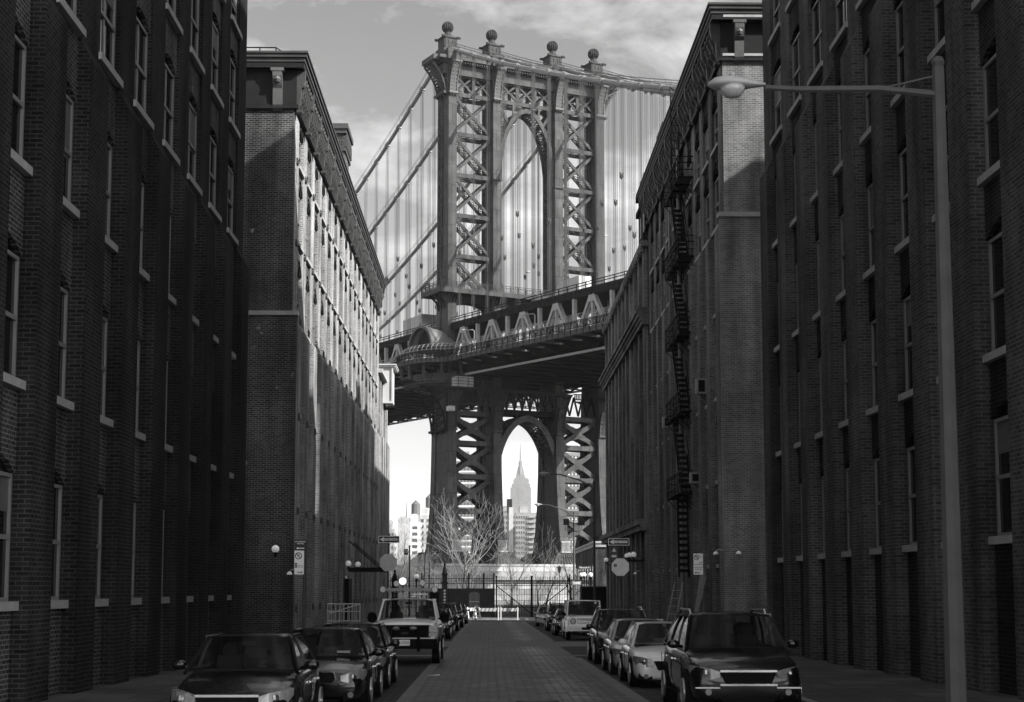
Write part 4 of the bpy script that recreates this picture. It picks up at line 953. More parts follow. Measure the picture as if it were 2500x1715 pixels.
block('apartment_block','banded brick housing tower peeking past the outermost right column',1474,1500,1133,860,30,.24,22,4,band=.6)
block('apartment_block','pale slab beside the left tower leg topped by a wooden water tank',1024,1052,1258,780,18,.3,14,2,extra=lambda o,w,h,d:tank(o,w,h,d,2))
block('apartment_block','bright narrow slab with water tank left of the tower',1001,1025,1275,760,18,.62,14,1,extra=lambda o,w,h,d:tank(o,w,h,d,0))
block('apartment_block','low pale block behind the left stop sign',945,963,1291,720,16,.3,6,2)
block('apartment_block','low distant row of flats between the tower and skyscraper',1236,1300,1325,1000,20,.4,3,10)
o=block('office_tower','hazy stepped office tower with a thin spire far left',971,1003,1264,3900,60,.25,0,0,group=None)
m=MB(); m.tube([(0,0,200),(0,0,270)],[1.6,.5],5); m.box(-14,12,-20,20,170,190) if False else None
z0=at(994,1222,3900).z+1.1; m=MB(); m.tube([(4,0,at(994,1262,3900).z),(4,0,z0)],[1.6,.5],5); m.build('spire',STEELD,o)
block('office_tower','faint slab tower joined right of the hazy far left spire tower',1003,1012,1268,4000,60,.3,0,0,group=None)
o=empty('radio_mast',(at(1235,1250,1500).x,1500,-1.1),'thin pale lattice mast left of the skyscraper','mast')
m=MB(); z=at(1235,1202,1500).z; m.tube([(0,0,0),(0,0,z*.75)],[1.1,.7],6); m.tube([(0,0,z*.75),(0,0,z+1)],[.5,.2],6); m.build('mast',STEELL,o)
# skyscraper
Yk=4900
kx=at(1270.5,1200,Yk).x; o=empty('skyscraper',(kx,Yk,-1.1),'tall stepped art deco skyscraper with a needle mast framed by the lower bridge arch','skyscraper')
g=lambda py:at(1270,py,Yk).z+1.1
FARW=brickmat('far_limestone',.10,.14,.07,9,7,1.4,'wall',.01,.0)
s=Yk/3873
m=MB()
for (a,b,pt,dp) in ((1246,1296,1192,30),(1249,1294,1183,27),(1253,1291,1172,24),(1256,1288,1168,20)):
    m.box((a-1270.5)*s,(b-1270.5)*s,-dp,dp,0,g(pt))
m.box(-5*s,5*s,-31,31,0,g(1185))
m.build('wall',FARW,o)
m=MB(); m.box(-11*s,11*s,-12,12,g(1168),g(1163)); m.box(-8*s,8*s,-9,9,g(1163),g(1158))
m.lathe([(7*s,g(1160)),(5.5*s,g(1150)),(4.6*s,g(1138)),(4.6*s,g(1130)),(3.4*s,g(1127)),(1.6*s,g(1124)),(1.5*s,g(1108)),(1.0*s,g(1106)),(.9*s,g(1096)),(.4*s,g(1084))],(0,0,0),12)
for t in range(4):
    c_,s_=math.cos(t*PI/2),math.sin(t*PI/2); m.tube([(8.5*s*c_,8.5*s*s_,g(1163)),(4.8*s*c_,4.8*s*s_,g(1140))],[3,1.5],4)
m.build('mast',FARW,o)

# ------------------------------------------------------------ fences, gates, hoarding at the end of the street
YF=156.0; zf=zg(YF)+.15
def fence(name,label,px0,px1,py_top,Y,step=.16,rails=(.25,.8,.92),posts=None,diag=None,gate=False,cat='fence',group=None):
    a=at(px0,py_top,Y); b=at(px1,py_top,Y); w_=b.x-a.x; h=a.z-zf
    o=empty(name,(a.x,Y,zf),label,cat,group)
    m=MB(); n=int(w_/step)
    for i in range(n+1):
        x=w_*i/n; m.box(x-.018,x+.018,-.02,.02,.1,h); m.tube([(x,0,h),(x,0,h+.12)],[.03,.004],4,False)
    m.build('pickets',IRON,o)
    m=MB()
    for r in rails: m.box(0,w_,-.035,.035,h*r-.03,h*r+.03)
    m.build('rails',IRON,o)
    for x in (posts or (0,w_)):
        m=MB(); m.box(x-.07,x+.07,-.07,.07,0,h+.15); m.box(x-.1,x+.1,-.1,.1,h+.15,h+.2); m.build('post',IRON,o)
    if diag:
        m=MB(); 
        (m.bar((0,-.05,h*.8),(w_,-.05,.35),.09,.04) if diag>0 else m.bar((w_,-.05,h*.8),(0,-.05,.35),.09,.04)); m.build('brace',IRON,o)
    return o
fence('gate_leaf','left leaf of the black iron gate with brace falling to the right',1212,1297,1411,YF,diag=1,cat='gate')
fence('gate_leaf','right leaf of the black iron gate with brace falling to the left',1299,1386,1411,YF,diag=-1,cat='gate')
fence('iron_fence','tall black picket fence rising behind the black hoarding',1030,1207,1405,YF+.5,posts=(0,2.2,4.6,6.1,7.1))
fence('iron_fence','black picket fence between the gate and low brick building',1391,1403,1408,YF)
fence('iron_fence','far left black picket fence behind the parked cars',945,1030,1412,YF+.4)
a=at(1040,1437,YF-.3); b=at(1208,1437,YF-.3)
o=empty('black_hoarding',(a.x,YF-.3,zf),'matt black painted hoarding panel left of the iron gate','hoarding')
m=MB(); h=a.z-zf; w_=b.x-a.x; m.box(0,w_,0,.06,0,h); [m.box(i*w_/6-.04,i*w_/6+.04,-.03,0,0,h) for i in range(1,6) if i not in (4,5)]; m.build('panel',BLACKP,o)
m=MB(); xg=at(1159,1450,YF-.3).x-a.x
for i in range(9): m.box(xg-.55+i*.12,xg-.53+i*.12,-.05,-.03,.9,2.35+.12*math.sin(PI*i/8))
m.box(xg-.55,xg+.45,-.052,-.03,1.5,1.54); m.box(xg-.55,xg+.45,-.052,-.03,.9,.94); m.build('grille',IRONL,o)
def gpost(px,pyt,Y,label):
    a=at(px,pyt,Y); o=empty('ornate_post',(a.x,Y,zg(Y)+.1),label,'post'); h=a.z-zg(Y)-.1
    m=MB(); m.box(-.26,.26,-.26,.26,0,h*.62); m.box(-.34,.34,-.34,.34,h*.62,h*.65); m.box(-.24,.24,-.24,.24,h*.65,h*.78); m.box(-.33,.33,-.33,.33,h*.78,h*.8)
    m.lathe([(.27,h*.8),(.2,h*.87),(.1,h*.93),(.07,h*.94),(.13,h*.97),(.02,h)],(0,0,0),10); m.build('shaft',IRON,o)
    m=MB(); [m.bar((-.1,-.27,z),(.1,-.27,z+.14),.03,.02) and m.lathe([(.1,-.275),(.1,-.265)],(0,0,z+.07),8,'y') for z in [h*.2+.3*i for i in range(6)]]; m.build('medallions',IRONL,o)
gpost(1086,1374,YF-1,'black ornate cast iron gate post with ball top in front of the masonry pier')
gpost(964,1391,140,'black cast iron gate post behind the left stop sign, ringed shaft')
# barricades
def barricade(px0,px1,Y,label,rz=0):
    a=at(px0,1484,Y); b=at(px1,1484,Y); w_=b.x-a.x
    o=empty('street_barricade',((a.x+b.x)/2,Y,zg(Y)),label,'barricade','white striped street barricades',rz=rz)
    m=MB(); m.box(-w_/2,w_/2,-.03,.03,.82,1.12); m.build('board',WHITE,o)
    m=MB(); n=int(w_/.36)
    for i in range(n): x=-w_/2+.15+i*.36; m.py([(x,.83),(x+.13,.83),(x+.26,1.11),(x+.13,1.11)],-.036,-.03)
    m.build('stripes',IRONL,o)
    for sx in (-w_/2+.08,w_/2-.08):
        m=MB(); m.bar((sx,-.32,0),(sx,0,1.2),.1,.05,(0,1,.3)); m.bar((sx,.32,0),(sx,0,1.2),.1,.05,(0,1,-.3)); m.bar((sx,-.2,.45),(sx,.2,.45),.05,.05); m.build('leg',WHITE,o)
barricade(1168,1219,148,'white striped barricade left of centre before the black hoarding')
barricade(1221,1266,148.2,'white striped barricade at right before the iron gate')
barricade(1138,1163,151,'partly hidden white striped barricade set back behind the parked cars',.5)
o=empty('a_frame_barrier',(at(1164,1500,147.3).x,147.3,zg(147)),'white slatted A-frame barrier standing end on beside the striped boards','barrier')
m=MB()
for s_ in (-1,1): m.bar((s_*.45,0,0),(s_*.06,0,1.35),.1,.05); m.bar((s_*.45,.5,0),(s_*.06,.4,1.35),.1,.05)
for z in (.35,.75,1.1): m.box(-.4+z*.26,.4-z*.26,-.02,.5,z,z+.1)
m.build('frame',WHITE,o)

# ------------------------------------------------------------ lamps, signs
def cobra(pxb,pyt,Y,pxh,pyh,label,head=.75,floods=None,pr=.1,hs=1.0):
    t=at(pxb,pyt,Y); g_=zg(Y)+.1; o=empty('street_lamp',(t.x,Y,g_),label,'street lamp'); h=t.z-g_
    hd=at(pxh,pyh,Y); dx=hd.x-t.x; dz=hd.z-g_; sg=1 if dx>0 else -1
    m=MB(); m.tube([(0,0,0),(0,0,.5),(0,0,.52),(0,0,h)],[pr*1.7,pr*1.6,pr,pr*.6],8); m.sphere((0,0,h+.06),.09,8); m.build('pole',POLE,o)
    m=MB(); m.tube([(0,0,h-.35),(dx*.3,0,h-.35+(dz-h+.4)*.55),(dx*.7,0,dz-.02),(dx-sg*.3*hs,0,dz)],[.05,.045,.04,.035],6); m.bar((0,0,h-.1),(dx*.3,0,h-.35+(dz-h+.4)*.55),.02,.02); m.build('arm',POLE,o)
    m=MB(); prof=[(0,.05,.03),(.1,.07,.05),(.28,.15,.10),(.5,.19,.12),(.66,.15,.09),(.75,.03,.03)]
    b=len(m.v); n=10
    for (u,wd,hh) in prof:
        for k in range(n): tt=2*PI*k/n; m.v.append((dx-sg*.3*hs+sg*u*hs*1.0,wd*hs*math.cos(tt),dz+.03+hh*hs*math.sin(tt)*(1 if math.sin(tt)>0 else .45)))
    for i in range(len(prof)-1):
        for k in range(n): m.f.append((b+i*n+k,b+i*n+(k+1)%n,b+(i+1)*n+(k+1)%n,b+(i+1)*n+k)); m.m.append(0)
    m.f.append(tuple(b+k for k in range(n))); m.m.append(0); m.f.append(tuple(b+(len(prof)-1)*n+k for k in range(n))); m.m.append(0)
    m.lathe([(.035,dz+.12*hs),(.04,dz+.19*hs),(.02,dz+.21*hs)],(dx+sg*.12,0,0),8)
    q=m.build('lamp_head',LAMPG,o,True)
    m=MB(); m.lathe([(.17*hs,0),(.155*hs,-.06*hs),(.10*hs,-.12*hs),(.02,-.14*hs)],(dx+sg*.13*hs,0,dz),14); m.build('refractor',mat('refractor_glass',.35,.12,.6),q,True)
    if floods:
        for (px,py) in floods:
            p=at(px,py,Y-.3); x=p.x-t.x; z=p.z-g_
            m=MB(); m.box(x-.26,x+.26,-.5,-.2,z-.28,z+.24); m.bar((x,-.3,z),(0,0,z-.1),.07,.07); m.box(x-.3,x+.3,-.46,-.25,z+.24,z+.28); m.build('floodlight',IRON,o)
        m=MB(); z=at(1400,1298,Y).z-g_; m.tube([(-.75,0,z+.5),(-.7,0,z+.1),(-.45,0,z),(.45,0,z),(.7,0,z+.1),(.75,0,z+.5)],.035,5); m.build('bracket',POLE,o)
    return o
cobra(1400.5,1253,145,1316,1233,'grey street lamp with two floodlights in front of the bridge pier',floods=[(1382.5,1275),(1420.5,1276)])
cobra(1450,1180,104,1333,1158,'taller grey street lamp beside the right brick buildings reaching left across the road')
cobra(2290,165,19,1812,214,'near street lamp whose pale cobra head hangs in front of the right warehouse',hs=.95,pr=.13)
def signpole(px,pyt,Y,pyb,label,cat='sign post',lean=0,r=.035):
    t=at(px,pyt,Y); g_=zg(Y)+.1; o=empty('sign_post',(t.x,Y,g_),label,cat); h=t.z-g_
    m=MB(); m.tube([(lean,0,0),(0,0,h)],r,6); m.build('pole',POLE,o); return o,t,g_,h
def oneway(o,x,z,w_,y=-.06,name='one_way_sign',flip=1):
    h=w_/3; m=MB(); m.box(x-w_/2,x+w_/2,y,y+.012,z-h/2,z+h/2); q=m.build(name,SIGNW,o)
    m=MB(); b=.025; m.box(x-w_/2+b,x+w_/2-b,y-.004,y-.0005,z-h/2+b,z+h/2-b); m.build('sign_field',SIGNB,q)
    m=MB(); L_=w_*.44; a=h*.17
    m.py([(x-flip*L_,z),(x-flip*L_*.55,z+h*.36),(x-flip*L_*.55,z+a),(x+flip*L_*.94,z+a),(x+flip*L_*.94,z-a),(x-flip*L_*.55,z-a),(x-flip*L_*.55,z-h*.36)],y-.008,y-.0045); m.build('arrow',SIGNW,q)
    if flip>0: text('lettering','ONE WAY',h*.36,SIGNB,q,Matrix.Translation((x+.08,y-.010,z))@FACE,.001,sx=1.25)
    return q
def octagon(o,x,z,r,y,m_=SIGNG):
    m=MB(); m.py([(x+r*math.cos(PI/8+PI/4*k),z+r*math.sin(PI/8+PI/4*k)) for k in range(8)],y,y+.01); return m.build('stop_sign_back',m_,o)
o,t,g_,h=signpole(950.8,1304,69,1455,'left corner sign post with black one way sign over the back of a stop sign',lean=-.12)
p=at(950,1317.5,69); oneway(o,p.x-t.x,p.z-g_,.91); p=at(948.3,1374,69); octagon(o,p.x-t.x,p.z-g_,.405,-.055)
o,t,g_,h=signpole(1509,1311,68,1475,'leaning right corner sign post, one way sign above the back of a stickered stop sign',lean=.2)
p=at(1510.5,1323.5,68); oneway(o,p.x-t.x,p.z-g_,.91); p=at(1514.2,1385,68); q=octagon(o,p.x-t.x,p.z-g_,.405,-.055,mat('sign_back_bright',.85,.4,.5,noise=.12,nscale=4))
pp=at(1502,1381,68); m=MB(); m.box(pp.x-t.x-.06,pp.x-t.x+.06,-.060,-.056,pp.z-g_-.06,pp.z-g_+.06); q2=m.build('sticker',SIGNB,q)
text('lettering','%',.09,SIGNW,q2,Matrix.Translation((pp.x-t.x,-.061,pp.z-g_))@FACE,.001)
def ring(m,x,z,r,y,w_=.022,slash=True):
    n=20
    for k in range(n):
        a=2*PI*k/n; b=2*PI*(k+1)/n; m.bar((x+r*math.cos(a),y,z+r*math.sin(a)),(x+r*math.cos(b),y,z+r*math.sin(b)),w_,.004)
    if slash: m.bar((x-r*.7,y-.004,z+r*.7),(x+r*.7,y-.004,z-r*.7),w_,.004)
# left parking signs
o,t,g_,h=signpole(745,1318,40.5,1530,'left kerb post carrying black no standing and white parking signs',r=.045)
p=at(734,1330.5,40.5); x=p.x-t.x; z=p.z-g_
m=MB(); m.box(x-.15,x+.15,-.06,-.05,z-.14,z+.14); q=m.build('no_standing_sign',SIGNB,o)
text('lettering','NO STANDING\nANYTIME',.05,SIGNW,q,Matrix.Translation((x,-.062,z+.05))@FACE,.001,sx=.8)
m=MB(); m.py([(x-.1,z-.09),(x-.06,z-.06),(x-.06,z-.08),(x+.1,z-.08),(x+.1,z-.1),(x-.06,z-.1),(x-.06,z-.12)],-.064,-.061); m.build('arrow',SIGNW,q)
p=at(731,1374,40.5); x=p.x-t.x; z=p.z-g_; m=MB(); m.box(x-.12,x+.12,-.06,-.05,z-.30,z+.30); q=m.build('parking_sign',SIGNW,o)
m=MB(); ring(m,x-.02,z+.17,.08,-.063); m.box(x-.11,x-.05,-.064,-.061,z-.13,z-.01); m.py([(x+.09,z-.25),(x+.05,z-.22),(x+.05,z-.24),(x-.05,z-.24),(x-.05,z-.26),(x+.05,z-.26),(x+.05,z-.28)],-.064,-.061); m.build('symbol',SIGNB,q)
text('lettering','P',.13,SIGNB,q,Matrix.Translation((x-.02,-.062,z+.17))@FACE,.001)
text('lettering','2',.09,SIGNW,q,Matrix.Translation((x-.08,-.066,z-.07))@FACE,.001); text('lettering','PARKING\nMON-FRI',.04,SIGNB,q,Matrix.Translation((x+.03,-.062,z-.1))@FACE,.001)
# right parking signs
o,t,g_,h=signpole(1690,1352,50,1470,'right kerb post carrying two white parking regulation signs',r=.045)
p=at(1704,1366,50); x=p.x-t.x; z=p.z-g_
m=MB(); m.box(x-.15,x+.15,-.06,-.05,z-.16,z+.18); q=m.build('parking_sign',SIGNW,o)
m=MB(); ring(m,x-.05,z+.06,.075,-.063); m.bar((x+.02,-.062,z-.11),(x+.13,-.062,z-.11),.02,.003); m.build('symbol',SIGNB,q)
text('lettering','P',.12,SIGNB,q,Matrix.Translation((x-.05,-.062,z+.06))@FACE,.001); text('lettering','TUE FRI\n9AM-1PM',.035,SIGNB,q,Matrix.Translation((x+.085,-.062,z+.08))@FACE,.001)
p=at(1704,1391,50); x=p.x-t.x; z=p.z-g_; m=MB(); m.box(x-.15,x+.15,-.06,-.05,z-.16,z+.15); q=m.build('parking_sign',SIGNW,o)
text('lettering','PARKING\nTUE-FRI',.065,SIGNB,q,Matrix.Translation((x,-.062,z+.03))@FACE,.001); m=MB(); m.py([(x-.12,z-.1),(x-.07,z-.07),(x-.07,z-.09),(x+.05,z-.09),(x+.05,z-.11),(x-.07,z-.11),(x-.07,z-.13)],-.064,-.061); m.build('arrow',SIGNB,q)
# small far signs
for (px,pyt,Y,py,lb) in ((1000,1332,118,1348,'dark slim post with small round parking sign left of the tower'),(1048,1372,143,1390,'thin post with small white parking sign in front of the masonry')):
    o,t,g_,h=signpole(px,pyt,Y,1440,lb,r=.05); p=at(px-(9 if px<1020 else 5.5),py,Y-.1); x=p.x-t.x; z=p.z-g_
    m=MB(); m.box(x-.15,x+.15,-.05,-.04,z-.22,z+.22); q=m.build('parking_sign',SIGNW if px>1020 else SIGNB,o); m=MB(); ring(m,x,z+.03,.11,-.053,.03); m.build('symbol',SIGNB if px>1020 else SIGNW,q)
p=at(1427,1386,146); o,t,g_,h=signpole(1402,1375,146,1440,'street name post reading Plymouth St beside the floodlit lamp',r=.04)
m=MB(); x=p.x-t.x; z=p.z-g_; m.box(x-.55,x+.55,-.03,0,z-.13,z+.13); q=m.build('name_sign',mat('sign_dark',.04,.5,.4),o); text('lettering','Plymouth St',.19,SIGNW,q,Matrix.Translation((x,-.035,z))@FACE,.001)
p=at(1408,1424,144); o,t,g_,h=signpole(1398,1416,144,1440,'low post with a black one way sign pointing right behind parked cars',r=.04); oneway(o,p.x-t.x,p.z-g_,.75,flip=-1)
o,t,g_,h=signpole(1492,1335,84,1470,'thin dark post with small triangular topped notice behind the right stop sign',r=.04)
p=at(1499,1352,84); x=p.x-t.x; z=p.z-g_; m=MB(); m.box(x-.2,x+.2,-.05,-.04,z-.33,z+.33); q=m.build('notice',mat('sign_dark2',.09,.5,.4),o); m=MB(); m.py([(x-.12,z+.1),(x+.12,z+.1),(x,z+.3)],-.055,-.051); m.box(x-.13,x+.13,-.055,-.051,z-.2,z-.08); m.build('symbol',SIGNW,q)
# globe lights
def globe(px,py,Y,r,label,kind='wall',side=-1):
    p=at(px,py,Y); o=empty('globe_lamp',p,label,'globe lamp','white globe lamps along the street')
    m=MB(); m.sphere((0,0,0),r,16); m.build('globe',GLOBE,o,True)
    m=MB()
    if kind=='wall': 
        wx_=(XL if p.x<0 else XR)-p.x; m.tube([(0,0,-r),(0,0,-r-.12),(wx_*.5,0,-r-.25),(wx_,0,-r-.1)],.035,6); m.lathe([(.07,-r-.06),(.1,-r+.03)],(0,0,0),8)
    elif kind=='post':
        hh=p.z-zg(Y); m.lathe([(.16,-hh),(.14,-hh+.5),(.06,-hh+.7),(.05,-r-.25),(.11,-r-.1),(.12,-r+.04)],(0,0,0),8)
        m.tube([(0,0,r*.9),(0,0,r+.18)],[.06,.01],6)
    else: m.lathe([(.1,-r-.16),(.05,-r-.12),(.09,-r+.03)],(0,0,0),8)
    m.build('bracket' if kind=='wall' else 'post',IRON,o); return o
globe(715.6,1340.5,66.9,.165,'white globe wall lamp behind the left no standing sign')
o=globe(672.5,1341,64.6,.16,'white globe wall lamp on the front corner at the left edge of the photo','stub'); 
globe(850.6,1376.7,90.0,.175,'left of two white globe lamps standing on the door canopy','stub'); globe(874,1378.7,90.0,.165,'right of two white globe lamps standing on the door canopy','stub')
globe(1530,1357.5,104,.15,'leftmost of three white globe lamps in a row beside the stop sign'); globe(1536.5,1355.5,102,.165,'middle one of three white globe lamps in a row beside the stop sign'); globe(1547,1354.5,100,.18,'rightmost of three white globe lamps in a row beside the stop sign')
globe(1480,1367.3,126,.18,'single white globe lamp at the far corner of the arcaded building')
globe(1419,1404,147,.2,'left of the two touching white globe post lamps by the low brick building','post'); globe(1426,1403.5,148.5,.21,'right of the two touching white globe post lamps by the low brick building','post'); globe(1441.5,1404,147,.22,'white globe post lamp set apart beside the taller lamp pole','post')
globe(1016.8,1408,141,.22,'white globe post lamp behind the pickup light bar','post')
p=at(1365.6,1400,170); o=empty('lantern_post',(p.x,170,zg(170)+.2),'small black lantern post behind the right gate leaf','lantern'); h=p.z-zg(170)-.2
m=MB(); m.lathe([(.12,0),(.05,.4),(.04,h)],(0,0,0),8); m.build('post',IRON,o); m=MB(); m.lathe([(.08,h),(.2,h+.55),(.26,h+.6),(.03,h+.85)],(0,0,0),6); m.build('lantern',IRONL,o)
# canopy, door, rails on the left
o=empty('door_canopy',(XL+.58,90.2,0.0),'flat dark steel door canopy hung on rods from the left warehouse','canopy')
zc_=at(880,1392,90).z; m=MB(); m.box(0,1.9,-1.9,1.9,zc_-.1,zc_+.12); m.box(1.85,1.95,-1.95,1.95,zc_-.14,zc_+.16); m.build('roof',IRON,o)
m=MB(); [m.tube([(0,y,zc_+1.6),(1.7,y,zc_+.1)],.03,5) for y in (-1.7,-1.3,1.3,1.7)]; m.build('rod',IRON,o)
m=MB(); m.box(-.30,-.02,-.95,.95,zg(90),zc_-.5); m.build('door',IRON,o)
o=empty('step_railing',(-7.6,75,zg(75)+.15),'pale pipe railing round the steps of the left warehouse','railing')
m=MB(); 
for z in (.35,.8,1.25,1.6):
    m.tube([(0,0,z),(1.55,0,z)],.028,5); m.tube([(0,0,z),(0,2.5,z)],.028,5); 
for i in range(9): m.tube([(i*.194,0,.3),(i*.194,0,1.6)],.02,5)
m.tube([(.1,-.3,1.15),(1.55,-.3,1.6)],.03,5); m.tube([(.1,-.3,.3),(1.55,-.3,.75)],.03,5)
for i in range(7): m.tube([(.1+i*.24,-.3,.3+i*.07),(.1+i*.24,-.3,1.15+i*.075)],.016,5)
m.build('rails',mat('rail_pale',.5,.5,.4),o)
def spot(px,py,Y,label,facing):
    p=at(px,py,Y); o=empty('wall_spotlight',p,label,'spotlight')
    m=MB(); m.tube([(0,0,0),(0,0,.1),(facing*.12,0,.16),(facing*.3,0,.1)],.025,6); m.build('arm',LAMPG,o); m=MB(); m.lathe([(.05,.07),(.11,-.0),(.11,-.06)],(facing*-.02,0,0),10); m.build('shade',SIGNW,o)
    if facing==0: pass
spot(708,1400,65.6,'small white wall spotlight at the left warehouse corner',1); spot(843,1410,91,'small white spotlight under the door canopy',-1)
spot(1749,1351,66,'white curved arm spotlight on the right warehouse corner',1); spot(1802,1350,65.6,'white spotlight on the front wall of the right warehouse',-1)
spot(1552,1400,99,'white spotlight over the doorway beside the three globe lamps',1)
# air conditioners / vents on the right wall
def acbox(px,py,Y,w_,h_,label):
    p=at(px,py,Y); o=empty('wall_unit',(XR-.07,p.y,p.z),label,'wall unit'); m=MB(); m.box(-.5,0,-w_/2,w_/2,0,h_); m.build('case',mat('unit_case',.2,.5,.4,noise=.2),o)
    m=MB(); m.box(-.4,-.1,-w_/2-.02,-w_/2,.08,h_-.08); m.build('grille',IRON,o); m=MB(); m.tube([(-.45,-w_/2+.1,0),(0,-w_/2+.1,-.5)],.03,5); m.tube([(-.45,w_/2-.1,0),(0,w_/2-.1,-.5)],.03,5); m.build('bracket',IRONL,o)
acbox(1705,1180,74.6,.4,.5,'pale square air conditioner on the right warehouse wall near the corner'); acbox(1624,1045,86,.4,.6,'tall pale cabinet bracketed under the second lowest fire escape landing'); acbox(1724,962,72,.3,.7,'weathered window unit on struts high on the right warehouse')
o=empty('ladder',(XR-.9,76.5,zg(84)+.15),'aluminium ladder leaning on the right warehouse behind the silver cars','ladder')
m=MB()
for dx in (-.2,.2): m.bar((dx-.6,0,0),(dx,0,2.7),.045,.045)
for i in range(6): m.bar((-.8+.08*i+.03,0,.4+i*.38),(-.4+.08*i+.03,0,.4+i*.38),.04,.04)
m.build('rails',LAMPG,o)
o=empty('plank_stack',(XR-.9,70,zg(70)+.15),'long boards leaning against the right warehouse beside the parking signs','boards'); m=MB()
for i in range(4): m.bar((-.3+i*.05,i*.35,0),(.4,i*.35,2.8+i*.2),.25,.04,(1,0,0))
m.build('boards',mat('board_wood',.2,.8,.2,noise=.3),o)
o=empty('dark_container',(9.6,137,zg(137)),'low black box shelter beyond the arcaded building','shelter'); m=MB(); m.box(-1.6,2,-1,1,0,3.0); m.build('wall',BLACKP,o); m=MB(); m.box(-1.7,2.1,-1.1,1.1,3.0,3.08); m.build('roof',IRONL,o)

# ------------------------------------------------------------ bare winter trees
def tree(px,pyb,Y,H,label,stems=3,spread=.55,seed=1,lv=5,tw=TWIG,bk=BARK,thick=.16,len0=.36,name='bare_tree'):
    rnd=random.Random(seed); p=at(px,pyb,Y); o=empty(name,(p.x,Y,zg(Y)),label,'tree')
    A=MB(); B_=MB()
    def grow(q,d,l,r,k):
        n=3; pts=[q]; rs=[r]; dd=d.copy(); j=.10+.05*(lv-k)
        for i in range(n):
            dd=(dd+V((rnd.uniform(-j,j),rnd.uniform(-j,j),rnd.uniform(-.04,.12)))).normalized(); q=q+dd*l/n; pts.append(q); rs.append(max(.009,r*(1-.35*(i+1)/n)))
        (A if k>=lv-1 else B_).tube(pts,rs,6 if k>=lv-1 else (4 if k>1 else 3),False)
        if k<=0: return
        az0=rnd.uniform(0,2*PI)
        for i in range(3 if k>1 else 2):
            if i==2 and rnd.random()<.55: continue
            az=az0+i*2.2+rnd.uniform(-.5,.5); s=spread*(rnd.uniform(.6,1.3) if i else .3)
            a=V((math.cos(az),math.sin(az),rnd.uniform(-.25,.1))); nd=(dd+a*s).normalized()
            grow(pts[-1] if i<2 else pts[-2],nd,l*rnd.uniform(.6,.9),rs[-1]*(.82 if i==0 else .6),k-1)
        if k>=2:
            for i in range(2):
                az=rnd.uniform(0,2*PI); nd=(dd*.5+V((math.cos(az),math.sin(az),.1))*.8).normalized(); grow(pts[1+i],nd,l*.5,rs[1+i]*.42,k-2)
    for s_ in range(stems):
        az=2*PI*s_/stems+rnd.uniform(-.4,.4)+.3; sp=.10 if stems==1 else .3
        d=V((math.cos(az)*sp,math.sin(az)*sp,1)).normalized(); grow(V((math.cos(az)*.12,math.sin(az)*.12,0)),d,H*len0,thick*(1 if s_ else 1.25),lv)
    A.build('trunk',bk,o,True); B_.build('crown',tw,o,True); return o
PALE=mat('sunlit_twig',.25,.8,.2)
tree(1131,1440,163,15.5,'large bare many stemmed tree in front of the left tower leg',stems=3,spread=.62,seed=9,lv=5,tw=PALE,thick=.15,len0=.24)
tree(1243,1440,166,9.5,'slender bare tree standing behind the left gate leaf',stems=1,spread=.6,seed=12,lv=5,tw=mat('twig_grey',.15,.8,.2),thick=.14,len0=.3)
tree(1322,1440,168,8,'bare upright tree seen through the right gate leaf',stems=2,spread=.42,seed=21,lv=5,tw=mat('twig_grey',.15,.8,.2),thick=.09,len0=.3)
tree(1392,1440,172,9,'small bare tree between lamp pole and low brick building',stems=1,spread=.5,seed=31,lv=4,tw=mat('twig_grey',.15,.8,.2),thick=.1,len0=.3)
tree(1478,1440,140,9,'dark bare tree in front of the low brick building',stems=1,spread=.7,seed=41,lv=4,tw=BARK,thick=.1,len0=.3)
tree(975,1440,170,8.5,'bushy bare tree behind the left stop sign',stems=5,spread=.5,seed=51,lv=5,tw=mat('twig_mid',.13,.8,.2),thick=.08,len0=.26)
tree(1010,1440,176,8.5,'bushy bare tree left of the masonry pier',stems=5,spread=.5,seed=61,lv=5,tw=mat('twig_mid',.13,.8,.2),thick=.08,len0=.26)
tree(935,1440,158,11,'bare tree half hidden by the far end of the left buildings',stems=2,spread=.6,seed=71,lv=5,tw=BARK,thick=.12,len0=.28)
tree(1055,1440,180,6.5,'low leaning bare tree before the masonry steps',stems=4,spread=.5,seed=81,lv=4,tw=mat('twig_mid',.13,.8,.2),thick=.07,len0=.3)
rnd=random.Random(3); m=MB()
for i in range(1500):
    x=rnd.uniform(-14,9); y=rnd.uniform(160,176); z=zg(y)+.1; h=rnd.uniform(.5,1.7); dx,dy=rnd.uniform(-.5,.5),rnd.uniform(-.5,.5)
    m.tube([(x,y,z),(x+dx*.5,y+dy*.5,z+h*.6),(x+dx,y+dy,z+h)],[.02,.014,.006],3,False)
tag(m.build('winter_shrubs',mat('shrub_twig',.16,.9,.1)),kind='stuff')

